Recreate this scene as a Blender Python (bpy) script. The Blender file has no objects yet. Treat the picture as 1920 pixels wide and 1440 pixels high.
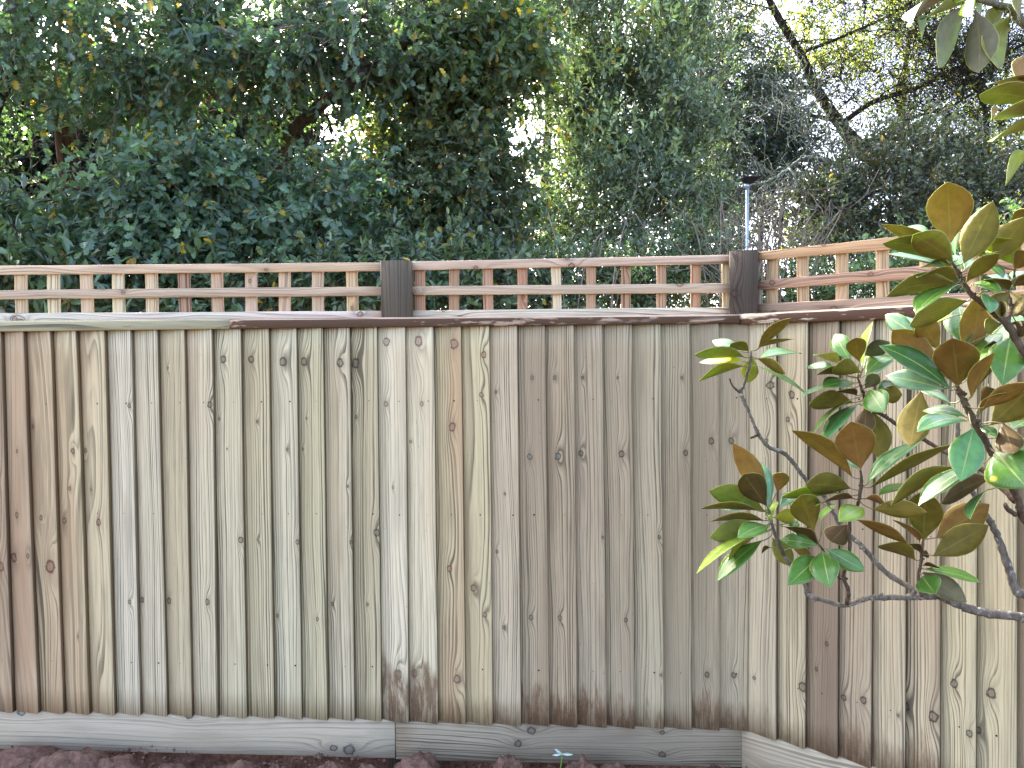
import bpy, math, random
import numpy as np
from mathutils import Vector, Matrix

# ------------------------------------------------------------------ camera, sky, sun, exposure
SC = bpy.context.scene
COL = SC.collection
F_PX, CX, CY = 1442.0, 960.0, 720.0          # the photograph is 1920 x 1440
EYE = Vector((0.0, 0.0, 1.55))
PITCH, ROLL = math.radians(-1.9), 0.0096
_f = Vector((0, math.cos(PITCH), math.sin(PITCH)))
_u = Vector((0, -math.sin(PITCH), math.cos(PITCH)))
_r = Vector((1, 0, 0))
CR = _r * math.cos(ROLL) - _u * math.sin(ROLL)
CU = _u * math.cos(ROLL) + _r * math.sin(ROLL)
CF = _f
cam_d = bpy.data.cameras.new('camera')
cam_d.sensor_width = 36.0
cam_d.lens = 36.0 * F_PX / 1920.0
cam_d.clip_start, cam_d.clip_end = 0.02, 2000.0
cam = bpy.data.objects.new('camera', cam_d)
COL.objects.link(cam)
cam.matrix_world = Matrix(((CR.x, CU.x, -CF.x, EYE.x), (CR.y, CU.y, -CF.y, EYE.y),
                           (CR.z, CU.z, -CF.z, EYE.z), (0, 0, 0, 1)))
SC.camera = cam

SUN_AZ, SUN_EL = math.radians(-30.0), math.radians(40.0)   # azimuth from +Y towards +X
world = bpy.data.worlds.new('World')
SC.world = world
world.use_nodes = True
wn = world.node_tree.nodes
bg = wn['Background']
sky = wn.new('ShaderNodeTexSky')
sky.sky_type = 'NISHITA'
sky.sun_disc = False
sky.sun_elevation = SUN_EL
sky.sun_rotation = SUN_AZ
sky.air_density = 0.6
sky.dust_density = 4.0
sky.ozone_density = 0.0
world.node_tree.links.new(sky.outputs[0], bg.inputs[0])
bg.inputs[1].default_value = 0.15
sun_d = bpy.data.lights.new('sun', 'SUN')
sun_d.energy = 3.2
sun_d.angle = math.radians(0.6)
sun_d.color = (1.0, 0.95, 0.86)
sun = bpy.data.objects.new('sun', sun_d)
COL.objects.link(sun)
to_sun = Vector((math.sin(SUN_AZ) * math.cos(SUN_EL), math.cos(SUN_AZ) * math.cos(SUN_EL), math.sin(SUN_EL)))
sun.rotation_euler = to_sun.to_track_quat('Z', 'Y').to_euler()
sun.location = to_sun * 30
SC.view_settings.view_transform = 'Standard'
SC.view_settings.look = 'None'
SC.view_settings.gamma = 1.0
SC.view_settings.exposure = 3.08
SC.render.engine = 'CYCLES'
SC.cycles.max_bounces = 5
SC.cycles.diffuse_bounces = 3
SC.cycles.glossy_bounces = 2
SC.cycles.transmission_bounces = 4
SC.cycles.sample_clamp_indirect = 6.0

# ------------------------------------------------------------------ helpers
def ray(px, py):
    return CR * ((px - CX) / F_PX) + CU * ((CY - py) / F_PX) + CF

def at(px, py, depth):
    return EYE + ray(px, py) * depth

def on_plane(px, py, p0, n):
    d = ray(px, py)
    return EYE + d * ((p0 - EYE).dot(n) / d.dot(n))

def lin(c):
    def f(v):
        v /= 255.0
        return v / 12.92 if v <= 0.04045 else ((v + 0.055) / 1.055) ** 2.4
    return tuple(f(v) for v in c)

def tag(o, label=None, cat=None, group=None, kind=None):
    if label: o['label'] = label
    if cat: o['category'] = cat
    if group: o['group'] = group
    if kind: o['kind'] = kind
    return o

def empty(name, loc, label, cat, group=None):
    o = bpy.data.objects.new(name, None)
    o.empty_display_size = 0.1
    o.location = loc
    COL.objects.link(o)
    return tag(o, label, cat, group)

def link(name, me, parent=None):
    o = bpy.data.objects.new(name, me)
    COL.objects.link(o)
    if parent is not None:
        o.parent = parent
        o.matrix_parent_inverse = Matrix.Translation(-Vector(parent.location))
    return o

def mesh_np(name, V, loops, starts, mats, attrs=None, smooth=False, midx=None):
    """V (n,3) float, loops flat vertex ids, starts of every face."""
    me = bpy.data.meshes.new(name)
    V = np.asarray(V, dtype=np.float32)
    loops = np.asarray(loops, dtype=np.int32)
    starts = np.asarray(starts, dtype=np.int32)
    me.vertices.add(len(V)); me.vertices.foreach_set('co', V.ravel())
    me.loops.add(len(loops)); me.loops.foreach_set('vertex_index', loops)
    me.polygons.add(len(starts)); me.polygons.foreach_set('loop_start', starts)
    for m in mats: me.materials.append(m)
    if midx is not None: me.polygons.foreach_set('material_index', np.asarray(midx, dtype=np.int32))
    if smooth: me.polygons.foreach_set('use_smooth', np.ones(len(starts), dtype=bool))
    for k, (typ, arr) in (attrs or {}).items():
        a = me.attributes.new(k, typ, 'POINT')
        a.data.foreach_set('vector' if typ == 'FLOAT_VECTOR' else ('color' if typ == 'FLOAT_COLOR' else 'value'),
                           np.asarray(arr, dtype=np.float32).ravel())
    me.update(calc_edges=True)
    return me

class MB:
    """collects lofted sections / faces and becomes one mesh"""
    def __init__(s): s.v = []; s.f = []; s.g = []; s.m = []
    def add(s, verts, faces, grain=None, mat=0):
        b = len(s.v)
        s.v += [tuple(v) for v in verts]
        s.g += [tuple(g) for g in (grain if grain is not None else [(0, 0, 0)] * len(verts))]
        s.f += [tuple(i + b for i in f) for f in faces]
        s.m += [mat] * len(faces)
    def loft(s, secs, grains=None, mat=0, cap=True):
        n = len(secs[0]); vs = []; gs = []; fs = []
        for k, sec in enumerate(secs):
            vs += list(sec); gs += (list(grains[k]) if grains else [(0, 0, 0)] * n)
        for k in range(len(secs) - 1):
            for i in range(n):
                j = (i + 1) % n
                fs.append((k * n + i, k * n + j, (k + 1) * n + j, (k + 1) * n + i))
        if cap:
            fs.append(tuple(range(n - 1, -1, -1)))
            fs.append(tuple((len(secs) - 1) * n + i for i in range(n)))
        s.add(vs, fs, gs, mat)
    def tube(s, pts, rad, seg=6, mat=0, wob=0.0, rng=None):
        secs = []; grs = []; L = 0.0
        up = Vector((0.13, 0.31, 0.94)).normalized()
        for i, p in enumerate(pts):
            p = Vector(p)
            a = Vector(pts[max(i - 1, 0)]); b = Vector(pts[min(i + 1, len(pts) - 1)])
            t = (b - a).normalized()
            if abs(t.dot(up)) > 0.96: up = Vector((0.9, 0.3, 0.1)).normalized()
            x = t.cross(up).normalized(); y = t.cross(x).normalized()
            if i: L += (p - Vector(pts[i - 1])).length
            r = rad[i] if hasattr(rad, '__len__') else rad
            sec = []; g = []
            for k in range(seg):
                an = 2 * math.pi * k / seg
                rr = r * (1 + (rng.uniform(-wob, wob) if rng else 0))
                sec.append(p + x * (math.cos(an) * rr) + y * (math.sin(an) * rr))
                g.append((r * an, L, 0))
            secs.append(sec); grs.append(g)
        s.loft(secs, grs, mat)
    def build(s, name, mats, parent=None, smooth=False):
        loops = []; starts = []
        for f in s.f:
            starts.append(len(loops)); loops += f
        me = mesh_np(name, np.array(s.v), loops, starts, mats, {'grain': ('FLOAT_VECTOR', np.array(s.g))}, smooth, s.m)
        return link(name, me, parent)

def smooth_path(pts, n=6):
    """Catmull-Rom through points (Vector or tuple with radius last)"""
    P = [np.array(p, dtype=float) for p in pts]
    P = [2 * P[0] - P[1]] + P + [2 * P[-1] - P[-2]]
    out = []
    for i in range(1, len(P) - 2):
        for k in range(n):
            t = k / n
            a, b, c, d = P[i - 1], P[i], P[i + 1], P[i + 2]
            out.append(0.5 * ((2 * b) + (-a + c) * t + (2 * a - 5 * b + 4 * c - d) * t * t + (-a + 3 * b - 3 * c + d) * t ** 3))
    out.append(P[-2])
    return out

# ------------------------------------------------------------------ node helper and materials
class NT:
    def __init__(s, name):
        s.mat = bpy.data.materials.new(name); s.mat.use_nodes = True
        s.t = s.mat.node_tree; s.n = s.t.nodes; s.n.clear()
        s.out = s.n.new('ShaderNodeOutputMaterial')
    def put(s, sock, v):
        if v is None: return
        if hasattr(v, 'is_output'): s.t.links.new(v, sock)
        else:
            if sock.type == 'RGBA' and len(v) == 3: v = (*v, 1)
            sock.default_value = v
    def node(s, typ, ins=None, **kw):
        nd = s.n.new(typ)
        for k, v in kw.items(): setattr(nd, k, v)
        for k, v in (ins or {}).items(): s.put(nd.inputs[k], v)
        return nd
    def m(s, op, a, b=None, c=None, clamp=False):
        nd = s.node('ShaderNodeMath', {0: a}, operation=op, use_clamp=clamp)
        if b is not None: s.put(nd.inputs[1], b)
        if c is not None: s.put(nd.inputs[2], c)
        return nd.outputs[0]
    def vm(s, op, a, b=None):
        nd = s.node('ShaderNodeVectorMath', {0: a}, operation=op)
        if b is not None: s.put(nd.inputs[1], b)
        return nd.outputs[0]
    def attr(s, name, typ='GEOMETRY', out='Vector'):
        return s.node('ShaderNodeAttribute', attribute_name=name, attribute_type=typ).outputs[out]
    def sep(s, v):
        return s.node('ShaderNodeSeparateXYZ', {0: v}).outputs
    def comb(s, x, y, z):
        return s.node('ShaderNodeCombineXYZ', {0: x, 1: y, 2: z}).outputs[0]
    def noise(s, vec, scale=1.0, detail=2.0, rough=0.5, out=0):
        return s.node('ShaderNodeTexNoise', {'Vector': vec, 'Scale': scale, 'Detail': detail, 'Roughness': rough}).outputs[out]
    def ss(s, lo, hi, x, tmin=0.0, tmax=1.0):
        return s.node('ShaderNodeMapRange', {'Value': x, 'From Min': lo, 'From Max': hi, 'To Min': tmin, 'To Max': tmax},
                      interpolation_type='SMOOTHSTEP').outputs[0]
    def mix(s, fac, a, b, blend='MIX'):
        nd = s.node('ShaderNodeMix', data_type='RGBA', blend_type=blend)
        s.put(nd.inputs[0], fac); s.put(nd.inputs[6], a); s.put(nd.inputs[7], b)
        return nd.outputs[2]
    def bump(s, h, dist=0.001, strength=1.0):
        return s.node('ShaderNodeBump', {'Height': h, 'Distance': dist, 'Strength': strength}).outputs[0]
    def bsdf(s, **ins):
        nd = s.n.new('ShaderNodeBsdfPrincipled')
        for k, v in ins.items(): s.put(nd.inputs[k.replace('_', ' ')], v)
        return nd.outputs[0]
    def done(s, surf):
        s.t.links.new(surf, s.out.inputs[0]); return s.mat

NK = 4   # knots a piece of wood can carry
def wood_material(name, paint=False):
    t = NT(name)
    g = t.sep(t.attr('grain')); u, v = g[0], g[1]
    seed = t.attr('seed', 'OBJECT', 'Fac')
    ta, tb, tc = (t.attr(k, 'OBJECT', 'Color') for k in ('tone_a', 'tone_b', 'tone_c'))
    look = t.sep(t.attr('look', 'OBJECT'))        # ring frequency, contrast, cathedral amount
    stain = t.sep(t.attr('stain', 'OBJECT'))      # height, strength, dirt
    kn_c = t.attr('knot_tone', 'OBJECT', 'Color')
    P = t.comb(u, v, seed)
    def sc(x, y, off=0.0):
        return t.vm('ADD', t.vm('MULTIPLY', P, (x, y, 1.0)), (off, off * 1.7, off * 0.3))
    n1 = t.m('SUBTRACT', t.noise(sc(10, 1.3), 1, 1.0), 0.5)
    n2 = t.m('SUBTRACT', t.noise(sc(40, 5.0, 3.1), 1, 2.0), 0.5)
    n3p = t.noise(sc(7, 0.9, 7.7), 1, 1.0)
    n3 = t.m('SUBTRACT', n3p, 0.5)
    h = t.m('MULTIPLY_ADD', n1, 0.030, u)
    h = t.m('MULTIPLY_ADD', n2, 0.005, h)
    h = t.m('ADD', h, t.m('MULTIPLY', n3, t.m('MULTIPLY', look[2], 0.22)))
    kmask = None; kring = None; smudge = None
    kw_n = t.noise(t.vm('MULTIPLY', P, (70, 70, 1)), 1, 2.0)
    for i in range(NK):
        k = t.sep(t.attr('knot%d' % i, 'OBJECT'))
        du = t.m('SUBTRACT', u, k[0]); dv = t.m('SUBTRACT', v, k[1])
        wob = t.m('MULTIPLY', t.m('SUBTRACT', kw_n, 0.5), t.m('MULTIPLY', k[2], 1.5))
        dv3 = t.m('MULTIPLY', dv, 0.36)
        d2 = t.m('ADD', t.m('MULTIPLY', du, du), t.m('MULTIPLY', dv3, dv3))
        s2 = t.m('MAXIMUM', t.m('MULTIPLY', t.m('MULTIPLY', k[2], k[2]), 4.4), 1e-8)
        gss = t.m('EXPONENT', t.m('MULTIPLY', t.m('DIVIDE', d2, s2), -1.0))
        h = t.m('ADD', h, t.m('MULTIPLY', gss, t.m('MULTIPLY', k[2], 2.4)))
        duw = t.m('ADD', du, wob); dvw = t.m('MULTIPLY', dv, 0.85)
        dk = t.m('SQRT', t.m('ADD', t.m('MULTIPLY', duw, duw), t.m('MULTIPLY', dvw, dvw)))
        smudge = gss if smudge is None else t.m('MAXIMUM', smudge, gss)
        dk = t.m('DIVIDE', dk, t.m('MAXIMUM', k[2], 1e-5))
        msk = t.ss(1.0, 0.5, dk)
        rng_ = t.m('MULTIPLY', t.ss(0.55, 0.85, dk), t.ss(1.35, 0.95, dk))
        on = t.m('GREATER_THAN', k[2], 1e-4)
        msk = t.m('MULTIPLY', msk, on); rng_ = t.m('MULTIPLY', rng_, on)
        kmask = msk if kmask is None else t.m('MAXIMUM', kmask, msk)
        kring = rng_ if kring is None else t.m('MAXIMUM', kring, rng_)
    hs = t.m('ADD', h, t.m('MULTIPLY', seed, 1.7))
    hv = t.m('MULTIPLY_ADD', t.noise(t.comb(t.m('MULTIPLY', hs, 60.0), 0.0, 0.0), 1, 1.0), 2.2, t.m('MULTIPLY', hs, look[0]))
    ring = t.m('FRACT', hv)
    rid = t.node('ShaderNodeTexWhiteNoise', {'W': t.m('FLOOR', hv)}, noise_dimensions='1D').outputs['Value']
    dark = t.m('MULTIPLY', t.m('MULTIPLY', t.ss(0.2, 0.85, ring), t.ss(1.0, 0.86, ring)), t.m('MULTIPLY_ADD', rid, 1.1, 0.3))
    fibre = t.noise(sc(420, 9.0, 1.3), 1, 1.0, 0.6)
    coarse = t.noise(sc(120, 3.0, 5.3), 1, 1.0, 0.6)
    blot = t.noise(sc(16, 2.2, 9.9), 1, 2.0, 0.55)
    blot2 = n3p
    lm = t.ss(0.25, 0.75, blot, 1.15, 0.5)
    fac = t.m('MULTIPLY', t.m('MULTIPLY', dark, t.m('MULTIPLY', look[1], 1.5)), lm)
    fac = t.m('ADD', fac, t.m('MULTIPLY', t.m('SUBTRACT', fibre, 0.5), 0.75))
    fac = t.m('ADD', fac, t.m('MULTIPLY', t.m('SUBTRACT', coarse, 0.45), 0.6), clamp=True)
    col = t.mix(fac, ta, tb)
    col = t.mix(t.ss(0.45, 0.72, blot2, 0, 0.75), col, tc)
    # sawn surface, water marks
    dk2 = t.ss(0.52, 0.78, blot, 0, 0.30)
    col = t.mix(dk2, col, t.mix(1.0, tb, (0.75, 0.66, 0.6), 'MULTIPLY'))
    # pin-sized marks
    spk = t.ss(0.70, 0.78, t.noise(t.vm('MULTIPLY', P, (150, 60, 1)), 1, 2.0, 0.6), 0, 0.55)
    col = t.mix(t.m('MULTIPLY', spk, t.m('ADD', stain[2], 0.25)), col, t.mix(1.0, tb, (0.45, 0.38, 0.34), 'MULTIPLY'))
    # knots
    col = t.mix(t.m('MULTIPLY', t.m('POWER', smudge, 3.0), 0.38), col, t.mix(1.0, tb, (0.72, 0.66, 0.6), 'MULTIPLY'))
    col = t.mix(t.m('MULTIPLY', kring, 0.85), col, t.mix(1.0, kn_c, (0.55, 0.5, 0.5), 'MULTIPLY'))
    kc = t.mix(kw_n, kn_c, t.mix(0.42, kn_c, ta))
    col = t.mix(t.m('MULTIPLY', kmask, 0.62), col, kc)
    col = t.mix(t.ss(.1256, .1275, u, 0, t.attr('edge', 'OBJECT', 'Fac')), col, t.mix(1.0, tb, (.62, .50, .40), 'MULTIPLY'))  # browner sawn edge, darkened further to deepen the shadow line between boards
    # damp / soil stain creeping up from the foot of the piece
    edge = t.m('MULTIPLY_ADD', t.m('SUBTRACT', t.noise(sc(26, 5.0, 31.0), 1, 3.0, 0.65), 0.5), 0.30, stain[0])
    grit = t.noise(t.vm('MULTIPLY', P, (230, 200, 1)), 1, 1.0, 0.7)
    mott = t.ss(0.36, 0.58, t.noise(t.vm('MULTIPLY', P, (60, 10, 1)), 1, 3.0, 0.65), .45, 1.0)
    sm = t.m('MULTIPLY', mott, t.m('MULTIPLY', t.ss(0.035, -0.06, t.m('SUBTRACT', v, edge)), stain[1]))
    scol = t.mix(grit, lin((82, 60, 42)), lin((150, 118, 86)))
    col = t.mix(sm, col, scol)
    rough = 0.82
    if paint:
        pa = t.attr('paint', 'OBJECT', 'Color'); amt = t.attr('paint_amount', 'OBJECT', 'Fac')
        pn = t.noise(sc(45, 9.0, 41.0), 1, 5.0, 0.62)
        pn = t.m('ADD', pn, t.m('MULTIPLY', t.m('SUBTRACT', t.noise(sc(0.0, 2.2, 51.0), 1, 1.0), 0.5), 0.8))
        pm = t.m('MULTIPLY', t.ss(-0.04, 0.04, t.m('SUBTRACT', amt, pn)), t.m('SUBTRACT', 1.0, g[2]))
        col = t.mix(pm, col, t.mix(t.m('MULTIPLY', fibre, 0.6), pa, t.mix(1.0, pa, (1.9, 1.8, 1.8), 'MULTIPLY')))
    hh = t.noise(t.vm('MULTIPLY', P, (300, 22, 1)), 1, 2.0, 0.65)
    b = t.bump(hh, 0.0016, 1.0)
    return t.done(t.bsdf(Base_Color=col, Roughness=rough, Specular_IOR_Level=0.25, Normal=b))

WOOD = wood_material('sawn_softwood')
PAINTED = wood_material('weathered_painted_softwood', True)

def plain(name, col, rough=0.6, metal=0.0, spec=0.4, vary=0.15, scale=40.0, bump=0.0):
    t = NT(name)
    p = t.node('ShaderNodeNewGeometry').outputs['Position']
    n = t.noise(p, scale, 4.0, 0.6)
    c = t.mix(n, tuple(v * (1 - vary * 1.6) for v in col), tuple(min(1, v * (1 + vary * 1.6)) for v in col))
    kw = dict(Base_Color=c, Roughness=rough, Metallic=metal, Specular_IOR_Level=spec)
    if bump: kw['Normal'] = t.bump(n, bump)
    return t.done(t.bsdf(**kw))

NAIL = plain('rusty_nail', lin((52, 44, 40)), 0.6, 0.4)
GALV = plain('galvanised_steel', lin((175, 190, 200)), 0.42, 0.65, 0.5, 0.25, 55.0)
DARK_HEAD = plain('dark_metal_head', lin((38, 38, 44)), 0.5, 0.2)

def bark_material(name, c0, c1, lichen=None, lich_amt=0.55, scale=1.0):
    t = NT(name)
    p = t.node('ShaderNodeNewGeometry').outputs['Position']
    n = t.noise(t.vm('MULTIPLY', p, (30 * scale, 30 * scale, 9 * scale)), 1, 5.0, 0.65)
    n2 = t.noise(p, 9 * scale, 3.0, 0.6)
    col = t.mix(t.ss(0.3, 0.7, n), c0, c1)
    if lichen:
        col = t.mix(t.ss(lich_amt, lich_amt + 0.12, t.noise(p, 24 * scale, 4.0, 0.65)), col, lichen)
    col = t.mix(t.ss(0.35, 0.65, n2, 0, 0.35), col, c0)
    return t.done(t.bsdf(Base_Color=col, Roughness=0.9, Specular_IOR_Level=0.2, Normal=t.bump(n, 0.006 / scale)))

BARK_OAK = bark_material('oak_bark', lin((52, 46, 42)), lin((98, 88, 76)), lin((112, 120, 104)), 0.62)
BARK_RED = bark_material('reddish_bark', lin((58, 44, 40)), lin((104, 80, 68)))
TWIG = bark_material('twig_bark', lin((66, 58, 50)), lin((112, 100, 86)))
TWIG_PALE = bark_material('dry_twig_bark', lin((112, 100, 88)), lin((165, 150, 134)))
LICHEN = bark_material('lichen_bark', lin((84, 84, 78)), lin((130, 134, 122)), lin((158, 170, 154)), 0.48)
MAG_BARK = bark_material('magnolia_bark', lin((88, 80, 70)), lin((132, 122, 108)), lin((170, 168, 158)), 0.55, 3.0)
MAG_TWIG = bark_material('magnolia_twig_bark', lin((68, 56, 44)), lin((112, 96, 78)), lin((144, 134, 116)), 0.62, 4.0)

def leaf_material(name, gloss=0.35, spec=0.5, trans=0.35, boost=1.0):
    t = NT(name)
    c = t.attr('leafcol', 'GEOMETRY', 'Color')
    pr = t.bsdf(Base_Color=c, Roughness=gloss, Specular_IOR_Level=spec)
    tc = t.mix(1.0, c, (2.1 * boost, 2.3 * boost, 0.9 * boost), 'MULTIPLY')
    tr = t.node('ShaderNodeBsdfTranslucent', {'Color': tc}).outputs[0]
    mx = t.node('ShaderNodeMixShader', {0: trans, 1: pr, 2: tr}).outputs[0]
    return t.done(mx)

LEAF_OAK = leaf_material('oak_leaf', 0.36, 0.55, 0.26)
LEAF_EVER = leaf_material('evergreen_leaf', 0.30, 0.6, 0.22)
LEAF_LAUREL = leaf_material('laurel_leaf', 0.28, 0.6, 0.15)
LEAF_BRIGHT = leaf_material('bright_leaf', 0.5, 0.3, 0.5, 1.1)

# ------------------------------------------------------------------ ground
def ground_material():
    t = NT('earth')
    p = t.node('ShaderNodeNewGeometry').outputs['Position']
    n = t.noise(p, 3.0, 6.0, 0.65); n2 = t.noise(p, 40.0, 5.0, 0.7)
    c = t.mix(n, lin((70, 56, 46)), lin((112, 92, 76)))
    c = t.mix(t.ss(0.5, 0.62, t.noise(p, 0.35, 4.0, 0.6)), c, lin((78, 86, 48)))
    c = t.mix(t.m('MULTIPLY', n2, 0.6), c, lin((60, 46, 42)))
    return t.done(t.bsdf(Base_Color=c, Roughness=0.95, Specular_IOR_Level=0.15, Normal=t.bump(n2, 0.02)))
EARTH = ground_material()

def soil_material():
    t = NT('mauve_clay_soil')
    p = t.node('ShaderNodeNewGeometry').outputs['Position']
    n = t.noise(p, 28.0, 6.0, 0.7); n2 = t.noise(p, 160.0, 4.0, 0.7)
    c = t.mix(t.ss(0.3, 0.7, n), lin((92, 66, 56)), lin((152, 118, 100)))
    c = t.mix(t.ss(0.55, 0.75, n2, 0, 0.5), c, lin((156, 132, 120)))
    hgt = t.m('ADD', n, t.m('MULTIPLY', n2, 0.35))
    return t.done(t.bsdf(Base_Color=c, Roughness=0.9, Specular_IOR_Level=0.3, Normal=t.bump(hgt, 0.02)))
SOIL = soil_material()

def build_ground():
    xs = np.concatenate([[-900, -300, -90, -40, -20], np.linspace(-12, 12, 49), [20, 40, 90, 300, 900]])
    ys = np.concatenate([[-900, -300, -90, -30, -10, -5], np.linspace(-2, 16, 37), [22, 40, 90, 300, 900]])
    rs = np.random.RandomState(4)
    V = []; X, Y = np.meshgrid(xs, ys)
    Z = rs.uniform(-0.03, 0.02, X.shape) - 0.04
    V = np.stack([X, Y, Z], -1).reshape(-1, 3)
    nx, ny = len(xs), len(ys)
    loops = []
    for j in range(ny - 1):
        for i in range(nx - 1):
            a = j * nx + i
            loops += [a, a + 1, a + nx + 1, a + nx]
    me = mesh_np('ground', V, loops, np.arange(0, len(loops), 4), [EARTH], smooth=True)
    tag(link('ground', me), 'brown earth ground', 'ground', kind='structure')
build_ground()

# ------------------------------------------------------------------ fence frames
A1 = math.radians(4.6); A2 = math.radians(39.0)
class Frame:
    def __init__(s, o, ang):
        s.o = Vector(o); s.d = Vector((math.cos(ang), -math.sin(ang), 0)); s.n = Vector((-math.sin(ang), -math.cos(ang), 0))
    def p(s, a, n, z): return s.o + s.d * a + s.n * n + Vector((0, 0, z - s.o.z))
    def hit(s, px, py, n=0.0):
        q = on_plane(px, py, s.o + s.n * n, s.n)
        return (q - s.o).dot(s.d), q.z
o1 = at(960, 672, 2.757); o1.z = 0
M = Frame(o1, A1)
sc_, _z = M.hit(1395, 1000)
R = Frame(M.p(sc_, 0, 0), A2)

WRNG = random.Random(11)
def wood_props(o, a, b=None, c=None, freq=95.0, contrast=0.6, cath=0.25, knots=(), stain=(0, 0, 0.3), knot_tone=(78, 66, 56), k=1.04, seed=None, sat=1.0, warm=1.0):
    b = b or tuple(v * 0.55 for v in a); c = c or tuple(v * 0.93 for v in a)
    def tn(v):
        m = sum(v) / 3; v = lin(tuple(m + (x - m) * .66 * sat for x in v))
        return [v[0] * k * (1 + .13 * warm), v[1] * k, v[2] * k * (1 - .24 * warm)]
    o['tone_a'] = tn(a); o['tone_b'] = tn(b); o['tone_c'] = tn(c)
    o['knot_tone'] = [x * k for x in lin(knot_tone)]
    o['edge'] = 0.0
    o['look'] = [float(freq), float(contrast), float(cath)]
    o['stain'] = [float(x) for x in stain]
    o['seed'] = float(WRNG.uniform(0, 60)) if seed is None else float(seed)
    for i in range(NK):
        kk = knots[i] if i < len(knots) else (0, -9, 0)
        o['knot%d' % i] = [float(x) for x in kk]

# boards: right-hand edge at the top and at the foot, in photograph pixels
TOPX = [-147, -96, -45, 5, 47, 98, 146, 198, 248, 297, 348, 400, 453, 505, 557, 607, 657, 708, 761, 814, 865, 918, 970, 1022, 1076, 1129, 1184, 1238, 1292, 1346, 1403]
BOTX = [-118, -70, -22, 27, 75, 122, 170, 217, 265, 315, 362, 410, 464, 515, 567, 616, 666, 716, 767, 822, 874, 924, 977, 1030, 1082, 1137, 1189.5, 1244.5, 1296, 1348, 1400.5]
TOPR = [1457, 1516, 1575, 1640, 1702, 1766, 1833, 1908, 1984, 2066, 2155]
BOTR = [1457, 1511, 1572, 1634, 1698, 1763, 1831, 1908, 1985, 2068, 2158]

fence = empty('closeboard_fence', M.p(0, 0, 0), 'weathered featheredge timber fence with dark posts and gravel boards', 'fence')

# tone, second tone (patches), freq, contrast, cathedral, stain(h, strength, dirt), knots as pixels (x, y, r)
T = {}
def bd(i, a, c=None, freq=95, con=0.6, cath=0.2, stain=(0, 0, 0.3), kn=(), kt=(80, 68, 58), b=None):
    T[i] = dict(a=a, c=c, freq=freq, con=con, cath=cath, stain=stain, kn=kn, kt=kt, b=b)
RED = (128, 86, 66)
bd(3, (180, 148, 126), (144, 106, 86), 60, .5, .9, kn=((8, 1060, 10), (4, 900, 5)), kt=RED)
bd(4, (208, 178, 152), (168, 128, 102), 55, .5, 1.0, kn=((37, 845, 4), (36, 965, 6), (28, 1045, 11), (60, 1040, 5)), kt=(104, 66, 52))
bd(5, (204, 174, 142), (164, 124, 96), 55, .5, 1.0, kn=((62, 800, 4), (80, 970, 6), (100, 1060, 12), (64, 560, 3)), kt=(118, 70, 54))
bd(6, (214, 194, 158), (176, 134, 102), 60, .5, .9, kn=((142, 845, 6), (122, 976, 7), (134, 915, 4), (152, 1190, 3)), kt=(120, 74, 58))
bd(7, (214, 196, 162), (186, 142, 112), 60, .45, .9, kn=((189, 978, 8), (160, 845, 5), (172, 918, 3)), kt=(124, 76, 58))
bd(8, (220, 214, 204), (196, 184, 168), 130, .75, .1, kn=((248, 760, 5), (248, 1126, 5)))
bd(9, (214, 206, 190), (192, 180, 160), 125, .6, .1, kn=((266, 1125, 5), (229, 995, 2)))
bd(10, (200, 188, 158), (176, 160, 132), 140, .5, .1, kn=((318, 1126, 6), (316, 690, 3)), stain=(0.02, .3, .4))
bd(11, (214, 206, 184), (206, 176, 152), 105, .9, .15, kn=((398, 758, 6), (393, 1126, 6), (345, 940, 3)))
bd(12, (214, 208, 184), (190, 180, 150), 100, .85, .15, kn=((420, 674, 8), (456, 1010, 6), (412, 785, 3), (428, 841, 2)))
bd(13, (206, 198, 166), (184, 172, 138), 110, .8, .2, kn=((472, 674, 8), (484, 790, 3), (486, 1010, 3)))
bd(14, (212, 210, 190), (190, 184, 158), 90, .75, .2, kn=((532, 678, 8), (562, 1014, 5), (520, 1155, 4), (541, 842, 3), (555, 910, 3)))
bd(15, (198, 194, 162), (176, 168, 132), 95, .75, .2, kn=((571, 678, 8), (598, 1158, 4), (568, 842, 3), (576, 784, 3)))
bd(16, (206, 198, 176), (184, 168, 142), 95, .8, .2, kn=((640, 680, 9), (662, 1014, 5), (624, 1132, 4), (650, 842, 3), (655, 910, 3)))
bd(17, (196, 188, 158), (172, 160, 126), 95, .7, .2, kn=((667, 681, 9), (709, 997, 7), (690, 1132, 4), (668, 782, 4)))
bd(18, (228, 222, 206), (206, 192, 168), 75, .5, .35, stain=(0.19, 1, .8), kn=((725, 641, 9), (724, 757, 5), (746, 826, 3), (738, 913, 3), (748, 1262, 9)), kt=(150, 118, 96))
bd(19, (230, 222, 198), (208, 190, 160), 70, .5, .35, stain=(0.17, 1, .8), kn=((786, 640, 10), (792, 757, 5), (770, 828, 3), (777, 1262, 9), (782, 913, 3)), kt=(150, 116, 100))
bd(20, (206, 188, 148), (194, 146, 112), 60, .85, .6, stain=(0.05, .6, .4), kn=((853, 645, 11), (849, 800, 8), (818, 814, 6), (844, 1065, 7), (858, 1270, 8)), kt=(140, 98, 84))
bd(21, (212, 202, 162), (194, 172, 132), 60, .6, .6, stain=(0.07, .6, .4), kn=((908, 665, 6), (904, 740, 5), (876, 812, 5), (888, 1102, 8), (910, 1150, 6)), kt=(138, 98, 80))
bd(22, (202, 186, 168), (180, 158, 138), 110, .55, .2, stain=(0.06, .7, .5), kn=((932, 1034, 4), (947, 925, 3), (945, 1175, 4), (930, 735, 4)))
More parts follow.
